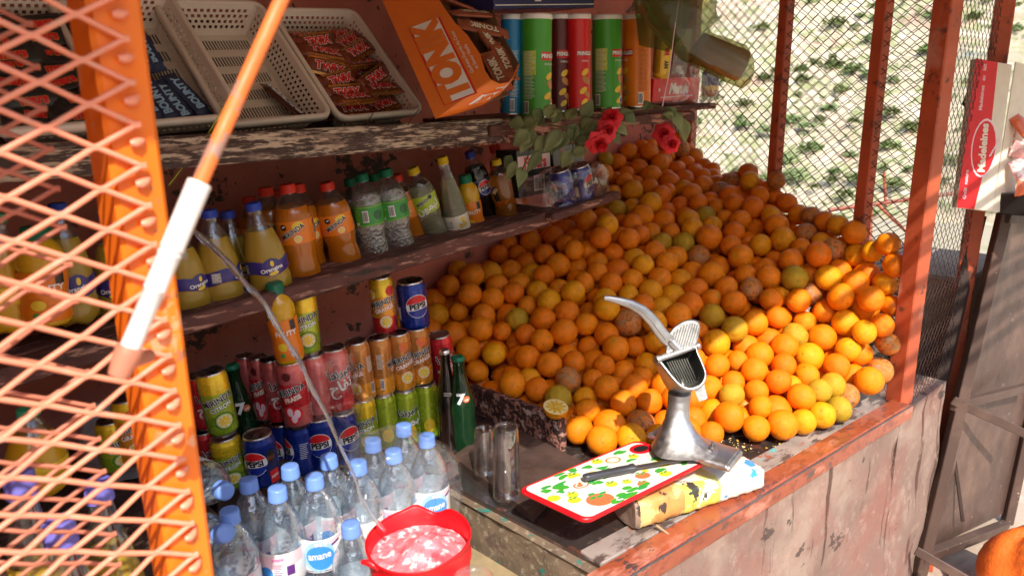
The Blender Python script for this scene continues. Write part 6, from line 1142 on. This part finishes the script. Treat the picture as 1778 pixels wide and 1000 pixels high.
# ================================================================ bucket, foam, water
bk_=thing('red_bucket','small red plastic bucket with a broken rim full of foaming ice water','bucket')
bc=dep(727,938,1.06);rB=.0735;mb=MB();N=56
def rim(a): 
    d=math.atan2(math.sin(a-.55),math.cos(a-.55));return -.013*math.exp(-(d/.22)**2)+.0012*math.sin(a*3)+.004*math.exp(-((d-.42)/.14)**2)
prof=[(.80,-.16),(.86,-.10),(.91,-.05),(.935,-.034),(.985,-.030),(.99,-.024),(.955,-.018),(.985,.0),(1.02,.003),(1.015,.007),(.965,.004),(.93,-.05),(.88,-.10)]
mb.loft([[(p*rB*math.cos(2*PI*a/N),p*rB*math.sin(2*PI*a/N),z+(rim(2*PI*a/N) if z>-.02 else 0)) for a in range(N)] for p,z in prof],'bucket_red',caps=True)
mb.build('shell',bk_)
mb=MB();mb.tube([(-.070,.0,-.004),(-.078,.01,.006),(-.082,.02,.004)],[.004,.005,.003],'bucket_red',8);mb.build('handle_ear',bk_)
bk_.matrix_world=Matrix.Translation(bc)@Matrix.Rotation(R(-5),4,'Y')
mb=MB();vs=[];fs=[];r2=random.Random(2);n1,n2=26,60
for i in range(n1+1):
    for j in range(n2):
        r_=.93*rB*i/n1;a=2*PI*j/n2;x,y=r_*math.cos(a),r_*math.sin(a);bmp=.5*math.sin(x*230+y*90)+.5*math.sin(y*260-x*60);hgt=-.020+.020*math.exp(-((x-.012)**2+(y+.004)**2)/.0011)+.0022*bmp*(1 if i<n1-1 else 0)+r2.uniform(0,.0022)
        vs.append((x,y,hgt))
for i in range(n1):
    for j in range(n2): b=(j+1)%n2;fs.append((i*n2+j,i*n2+b,(i+1)*n2+b,(i+1)*n2+j))
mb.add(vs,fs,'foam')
mb.build('foam',loc=bc,label='pink foaming water heaped in the red bucket',cat='foam',kind=None)
mb=MB();px=[(322,396,.98,7.5),(340,405,.98,8.5),(368,428,.985,9),(398,458,.99,8),(428,492,.995,7.5),(455,524,1.0,7.5),(480,560,1.0,6.5),(505,603,1.0,6),(530,648,1.0,6),(552,690,1.005,5),(572,732,1.01,5),(592,775,1.015,4.2),(612,822,1.02,4),(630,868,1.03,4.5),(652,905,1.045,4.5),(672,925,1.05,4)]
pts=[];rad=[]
for i in range(len(px)-1):
    for j in range(5):
        t=j/5;a,b=px[i],px[i+1];q=[a[k]+(b[k]-a[k])*t for k in range(4)];ph=i*5+j
        pts.append(dep(q[0]+1.6*math.sin(ph*.55),q[1]+1.2*math.cos(ph*.4),q[2]));rad.append(.86*q[3]*q[2]/F*(1+.16*math.sin(ph*.9)+.10*math.sin(ph*2.3)))
mb.tube(pts,rad,'stream_water',10,flat=.72);mb.build('water_stream',label='clear twisting stream of water arcing down into the red bucket',cat='water stream')
mb=MB();c=dep(822,1003,1.0);mb.lathe([(.02,-.08),(.026,-.01),(.028,0),(.026,.002),(.023,-.01),(.018,-.07)],'bagclear',26);mb.build('plastic_cup',loc=c,label='frosted plastic cup at the bottom edge beside the bucket',cat='cup')
# grey bag behind the gate
mb=MB()
c=ony(205,735,1.45);rings=[]
for z,a,b in((-.10,.05,.04),(-.06,.07,.05),(0,.065,.05),(.035,.05,.035),(.05,.03,.01)):
    rings.append([c+Vector((a*math.cos(t)*(1+.12*math.sin(t*4+z*60)),b*math.sin(t)*(1+.15*math.cos(t*5)),z)) for t in [2*PI*i/24 for i in range(24)]])
mb.loft(rings,'p_grey');mb.build('grey_bag',label='crumpled grey plastic bag in the shade behind the gate mesh',cat='plastic bag')
# ================================================================ right hand side: box, stand, net bag
mx=thing('cake_box','tall white and red cardboard cake box hanging in a clear plastic bag','cake box')
q0,qu,qv=dep(1661,360,2.10),dep(1724,368,2.12)-dep(1661,360,2.10),dep(1694,102,2.06)-dep(1661,360,2.10)
def decM(mb,f,L,H):
    sp=lambda v:L*(.30-.35*v/H)   # slanting red/white edge
    vs=[f(-L/2,-H/2,.0006),f(-L*.02,-H/2,.0006),f(L*.16,-H*.12,.0006),f(L*.10,H/2,.0006),f(-L/2,H/2,.0006)];mb.add(vs,[(0,1,2,3,4)],'p_red',False)
    disc(mb,f,L*.02,-H*.08,L*.34,'p_palepink',.0010,H*.20);disc(mb,f,L*.02,-H*.08,L*.31,'p_red',.0013,H*.185)
    g=lambda x,y,o:f(x,y,o)
    text(mb,g,'Madeleines',L*.27,'p_cream',L*.0,-H*.08,PI/2+.05,.04,.0018,.95);text(mb,g,'Madeleines   au   lait',L*.13,'p_palepink',-L*.22,H*.32,PI/2+.03,.02,.0012);text(mb,g,'Goût  nature',L*.13,'p_palepink',-L*.34,-H*.34,PI/2+.03,.02,.0012)
    for i in range(7): disc(mb,f,L*(.22+.03*i),-H*(.12-.018*i),L*.05,'p_palepink',.0015,H*.007,.9,rings=1,seg=8)
quadbox('printed_face',q0,qu,qv,.02,'p_cream',dec=decM,parent=mx)
q1=q0+qu
quadbox('side_face',q1+Vector((.001,0,0)),dep(1790,372,2.2)-q1,dep(1764,108,2.08)-(q0+qu),.004,'p_cream',dec=lambda mb,f,L,H:(text(mb,f,'Madeleines  Madeleines',.012,'p_tomato',-L*.25,0,PI/2,.02),text(mb,f,'10 x 28g',.009,'p_tomato',-L*.1,-H*.2,PI/2,.02)),parent=mx)
filmhull([(1655,366),(1690,96),(1712,88),(1775,92),(1810,110),(1815,380),(1730,384),(1680,382)],.66,.16,'bagclear','clear_bag','clear plastic bag around the tall cake box','plastic bag',.006)
mat('cake_film',(.80,.42,.42),.3,0,.2,40,[((.9,.75,.7),60,.5,.6,4,o1)],coat=.6,bump=1,bs=90)
r2=random.Random(6)
for i,(px_,py_) in enumerate(((1776,222),(1782,262),(1774,300),(1784,330))):
    mb=MB();c=dep(px_,py_,2.10);rings=[]
    for x,w_,h in((-1,1,.05),(-.84,.98,.08),(-.78,.9,.7),(-.5,1,1),(.5,1,1),(.78,.9,.7),(.84,.98,.08),(1,1,.05)):
        rings.append([(x*.040,.024*w_*math.cos(a)*(1+.06*math.sin(3*a+i)),.011*h*math.sin(a)) for a in [2*PI*q/16 for q in range(16)]])
    mb.loft(rings,'cake_film' if i%3 else 'p_tomato');
    z=(-Vector(FW)+Vector((r2.uniform(-.5,.5),0,r2.uniform(-.4,.4)))).normalized()
    mb.build('wrapped_cake',label=['pink wrapped cake at the right edge beside the cake box','red wrapped cake at the right edge beside the cake box'][i%3==0],cat='cake',group='wrapped cakes beside the cake box',M=Matrix.Translation(c)@Vector((0,0,1)).rotation_difference(z).to_matrix().to_4x4()@Matrix.Rotation(r2.uniform(0,3),4,'Z'))
mb=MB();mb.box((0,0,0),(.16,.14,.06),'p_black',.004);mb.build('black_tray',loc=dep(1795,352,2.14),label='black tray with yellow stickers on the stand top',cat='tray')
mb=MB();hk=[dep(1735,205,2.2),dep(1708,190,2.2),dep(1690,176,2.2),dep(1678,168,2.2),dep(1672,180,2.2),dep(1685,196,2.2)];mb.tube(hk,.004,'wire_dark',7);mb.build('wire_hook',label='bent dark wire hook twisted on the mesh beside the cake box',cat='hook')
# metal stand
st=thing('metal_stand','brown painted sheet steel stand with angle iron braces right of the stall','stand')
tl,tr=dep(1728,372,2.24),dep(1850,385,2.5);bl_,br=dep(1618,962,2.42),dep(1755,915,2.78)
sx=(br-bl_)
tl2=Vector((bl_.x+.10,bl_.y,tl.z));
P1=dep(1737,372,2.24);P2=dep(1588,1004,2.42);P3=dep(1860,372,2.7);P4=dep(1742,905,2.86)
mb=MB();mb.loft([[P1+(P3-P1)*.02,P1.lerp(P2,.93)+Vector((.01,.0,0)),P4.lerp(P3,.03),P3],[v+Vector((.004,.012,0)) for v in (P1+(P3-P1)*.02,P1.lerp(P2,.93)+Vector((.01,0,0)),P4.lerp(P3,.03),P3)]],'brown_metal',smooth=False);mb.build('sheet_panel',st)
off=-fwv*.02
def brace(a,b,wd,ht,k='brown_metal',nm='brace'):
    mb=MB();mb.beam(a,b,wd,ht,k,up=(-FW[0],-FW[1],0));mb.build(nm,st)
brace(P1+off,P2+off,.035,.03,nm='leg');brace(P3+off,P4+off,.035,.03,nm='leg')
brace(P1+off-rtv*.035+fwv*.06,P2+off-rtv*.035+fwv*.06,.04,.004,'brown_dark',nm='leg')  # strip beside the leg; its dark colour stands in for shade
brace(dep(1655,705,2.30),dep(1800,668,2.62),.030,.02);brace(dep(1655,695,2.28),dep(1800,762,2.48),.028,.008);brace(dep(1648,725,2.42),dep(1672,905,2.5),.012,.006,'brown_dark');brace(dep(1600,968,2.38),dep(1745,912,2.74),.035,.03);brace(dep(1590,955,2.30),dep(1720,1030,2.2),.028,.008)
brace(P1+Vector((-.03,-.02,.005)),P3+Vector((0,-.02,.005)),.05,.03,'brown_dark',nm='top_rail')
mb=MB();mb.box((0,0,0),(.7,.18,.02),'brown_dark',.003);mb.build('top_plate',st,loc=P1+Vector((.36,.0,.02)))
mat('net_orange',(.88,.17,.02),.55,0,.35,14,[((.60,.03,.015),9,.55,.7,6,o1,.7)],bump=1,bs=120);mat('net_cord',(.95,.30,.08),.5,0,.2,40)
ob=thing('net_bag','bright orange lumpy sack on the ground at the lower right corner','sack')
c=dep(1795,1000,2.35);mb=MB();rings=[]
for t in range(15):
    u_=t/14;ph=PI*(.02+.96*u_);rr_=.145*math.sin(ph)
    rings.append([(rr_*math.cos(a)*(1+.09*math.sin(5*a+u_*6)+.03*math.sin(13*a+u_*17)),rr_*math.sin(a)*(1+.10*math.cos(4*a+u_*9)),-.15*math.cos(ph)+.012*math.sin(a*5+t)) for a in [2*PI*q/40 for q in range(40)]])
mb.loft(rings,'net_orange');mb.build('bag_body',ob);ob.location=c

mb=MB();pth=[dep(1650,985,2.5),dep(1690,955,2.6),dep(1722,962,2.6),dep(1700,1010,2.45)]
mb.loft([[Vector((p.x,p.y,.0)) for p in pth],[Vector((p.x,p.y,.03)) for p in pth]],'ground',smooth=False);mb.build('flat_stone',label='pale flat stone slab on the ground between stand and sack',cat='stone')
# clutter outside behind the narrow mesh
for i,(px_,py_,D,r_,k,lb,cat) in enumerate(((1618,512,2.9,.045,'orange_skin_green','greenish fruit outside behind the narrow mesh, upper one','fruit'),(1608,560,2.8,.04,'orange_skin_yellow','yellowish fruit outside behind the narrow mesh, middle one','fruit'),(1605,610,2.8,.045,'orange_skin_yellow','yellowish fruit outside behind the narrow mesh, lower one','fruit'),(1590,665,2.5,.03,'orange_skin','orange fruit glimpsed behind the bottom of the narrow mesh','fruit'))):
    mb=MB();N=14
    mb.loft([[(r_*math.sin(PI*(.03+.94*t/9))*math.cos(2*PI*a/N),r_*math.sin(PI*(.03+.94*t/9))*math.sin(2*PI*a/N),-r_*math.cos(PI*(.03+.94*t/9))) for a in range(N)] for t in range(10)],k);mb.build('loose_fruit',loc=dep(px_,py_,D),label=lb,cat=cat)
def ftable(): 
    mb=MB();mb.box((2.95,.86,.55),(.5,.5,.9),'ground',.01);mb.build('masonry_block',label='pale masonry block outside behind the narrow mesh',cat='block')
ftable()
mb=MB();mb.box((0,0,0),(.18,.16,.14),'p_paleblue',.02);mb.build('pale_sack',loc=dep(1625,600,3.0),label='pale blue and white bundle outside behind the narrow mesh',cat='bundle')
# ================================================================ oranges
OR=[tuple(float(v) for v in t.split()) for t in DATA.split(',')]
def orange_mesh(seed,k,big=True):
    r2=random.Random(seed);nu,nv=(32,20) if big else (16,10);mb=MB();rings=[];e=r2.uniform(.88,1.04);ph=r2.uniform(0,6)
    for t in range(nv+1):
        th=PI*(.012+.976*t/nv);dim=1-.07*math.exp(-((PI-th)/.18)**2)-.03*math.exp(-(th/.2)**2)
        rings.append([(math.sin(th)*math.cos(2*PI*a/nu)*(1+.018*math.sin(2*PI*a/nu*2+ph)+.006*math.sin(6*PI*a/nu*2+ph*3)*math.sin(th)),math.sin(th)*math.sin(2*PI*a/nu),-math.cos(th)*e*dim) for a in range(nu)])
    q1,q2,q3=r2.uniform(0,6),r2.uniform(0,6),r2.uniform(0,6)
    rings=[[tuple(c*(1+.022*math.sin(2.6*x+q1)*math.sin(2.9*y+q2)*math.cos(2.3*z+q3)+.006*math.sin(9*x+q2)*math.sin(8*z+q1)) for c in (x,y,z)) for x,y,z in rg] for rg in rings]
    mb.loft(rings,k)
    if big:
        for i in range(5): a=2*PI*i/5;mb.add([(0,0,e*.955),(.07*math.cos(a),.07*math.sin(a),e*.965),(.03*math.cos(a+.6),.03*math.sin(a+.6),e*.99)],[(0,1,2)],'navel',False)
    return mb
OM={}
def oput(i,x,y,z,r_,cls):
    v=(i*7)%5;key=(cls,v)
    if key not in OM: o=orange_mesh(v*7+1,cls).build('orange');OM[key]=o
    else: o=OM[key].copy();COL.objects.link(o)
    rr2=random.Random(i*13+5);o.location=(x,y,z);o.scale=(r_*1.02,)*3;o.rotation_euler=(rr2.uniform(0,6.28),rr2.uniform(0,6.28),rr2.uniform(0,6.28));return o
for i,(x,y,z,r_) in enumerate(OR[:300]):
    x,y,z,r_=x/1e3,y/1e3,z/1e3,r_/1e4;h=random.Random(i*7+3).random()
    cls='orange_skin' if h<.62 else ('orange_skin_yellow' if h<.86 else ('orange_skin_green' if h<.925 else 'orange_skin_scarred'))
    o=oput(i,x,y,z,r_,cls)
    look={'orange_skin':'ripe deep orange fruit','orange_skin_yellow':'paler golden orange fruit','orange_skin_green':'orange fruit tinged yellow green','orange_skin_scarred':'orange fruit with brown scarred skin'}[cls]
    d1=(y-.62)+(.22*(x-1.6) if x>1.6 else .62*(x-1.6))
    where='in the bottom row resting on the metal counter' if z<.83 else ('near the sunny foot of the heap' if z<.93 else ('in the middle of the heap' if z<1.10 else ('high in the heap against the side mesh' if x>1.98+.57*(y-.62)-.12 else 'high in the shaded upper heap')))
    tag(o,look+' '+where,'orange','oranges piled in the heap')
mb=MB();base=orange_mesh(3,'orange_skin',False)
for x,y,z,r_ in OR[300:]:
    x,y,z,r_=x/1e3,y/1e3,z/1e3,r_/1e4;mb.add([(x+a*r_,y+b*r_,z+c*r_) for a,b,c in base.v],base.f,'orange_skin')
mb.build('buried_oranges',label='the many half hidden oranges between and beneath the front ones of the heap',cat='oranges',kind='stuff')
# cut half orange on the heap edge
ho=thing('half_orange','halved orange showing its cut face beside the flaking plank','half orange');c=dep(965,706,1.78);r_=.030;mb=MB()
mb.loft([[(r_*math.sin(PI/2*t/8)*math.cos(2*PI*a/24),r_*math.sin(PI/2*t/8)*math.sin(2*PI*a/24),-r_*math.cos(PI/2*t/8)) for a in range(24)] for t in range(1,9)],'orange_skin_yellow');mb.build('peel',ho)
mb=MB();fh=planef((0,0,.0002),(1,0,0),(0,1,0));disc(mb,fh,0,0,r_*.995,'pith',0)
for i in range(10): disc(mb,fh,r_*.48*math.cos(i*PI/5),r_*.48*math.sin(i*PI/5),r_*.40,'flesh',.0006,r_*.135,i*PI/5,rings=1,seg=10)
mb.build('cut_face',ho);ho.matrix_world=Matrix.Translation(c)@Matrix.Rotation(R(14),4,'X')@Matrix.Rotation(R(-6),4,'Y')
mb=MB();r2=random.Random(14)
for i in range(150):
    if i<60: p=onz(r2.gauss(1262,30),r2.gauss(772,9),.770)
    elif i<110: p=onz(r2.gauss(1420,70),r2.gauss(770,16),.770)
    else: p=onz(r2.uniform(1180,1560),r2.uniform(740,840),.770)
    if not(.66<p.y and p.x<2.1): continue
    s_=r2.uniform(.0015,.005);q=[p+Vector((r2.uniform(-s_,s_),r2.uniform(-s_,s_),r2.uniform(0,s_))) for _ in range(6)];mb.add(q,[(0,1,2),(0,2,3),(1,2,4),(3,4,5),(0,4,5)],'pith' if i%3 else 'flesh',False)
mb.build('pulp_crumbs',label='scattered yellow orange pulp crumbs on the metal counter',cat='crumbs',kind='stuff')
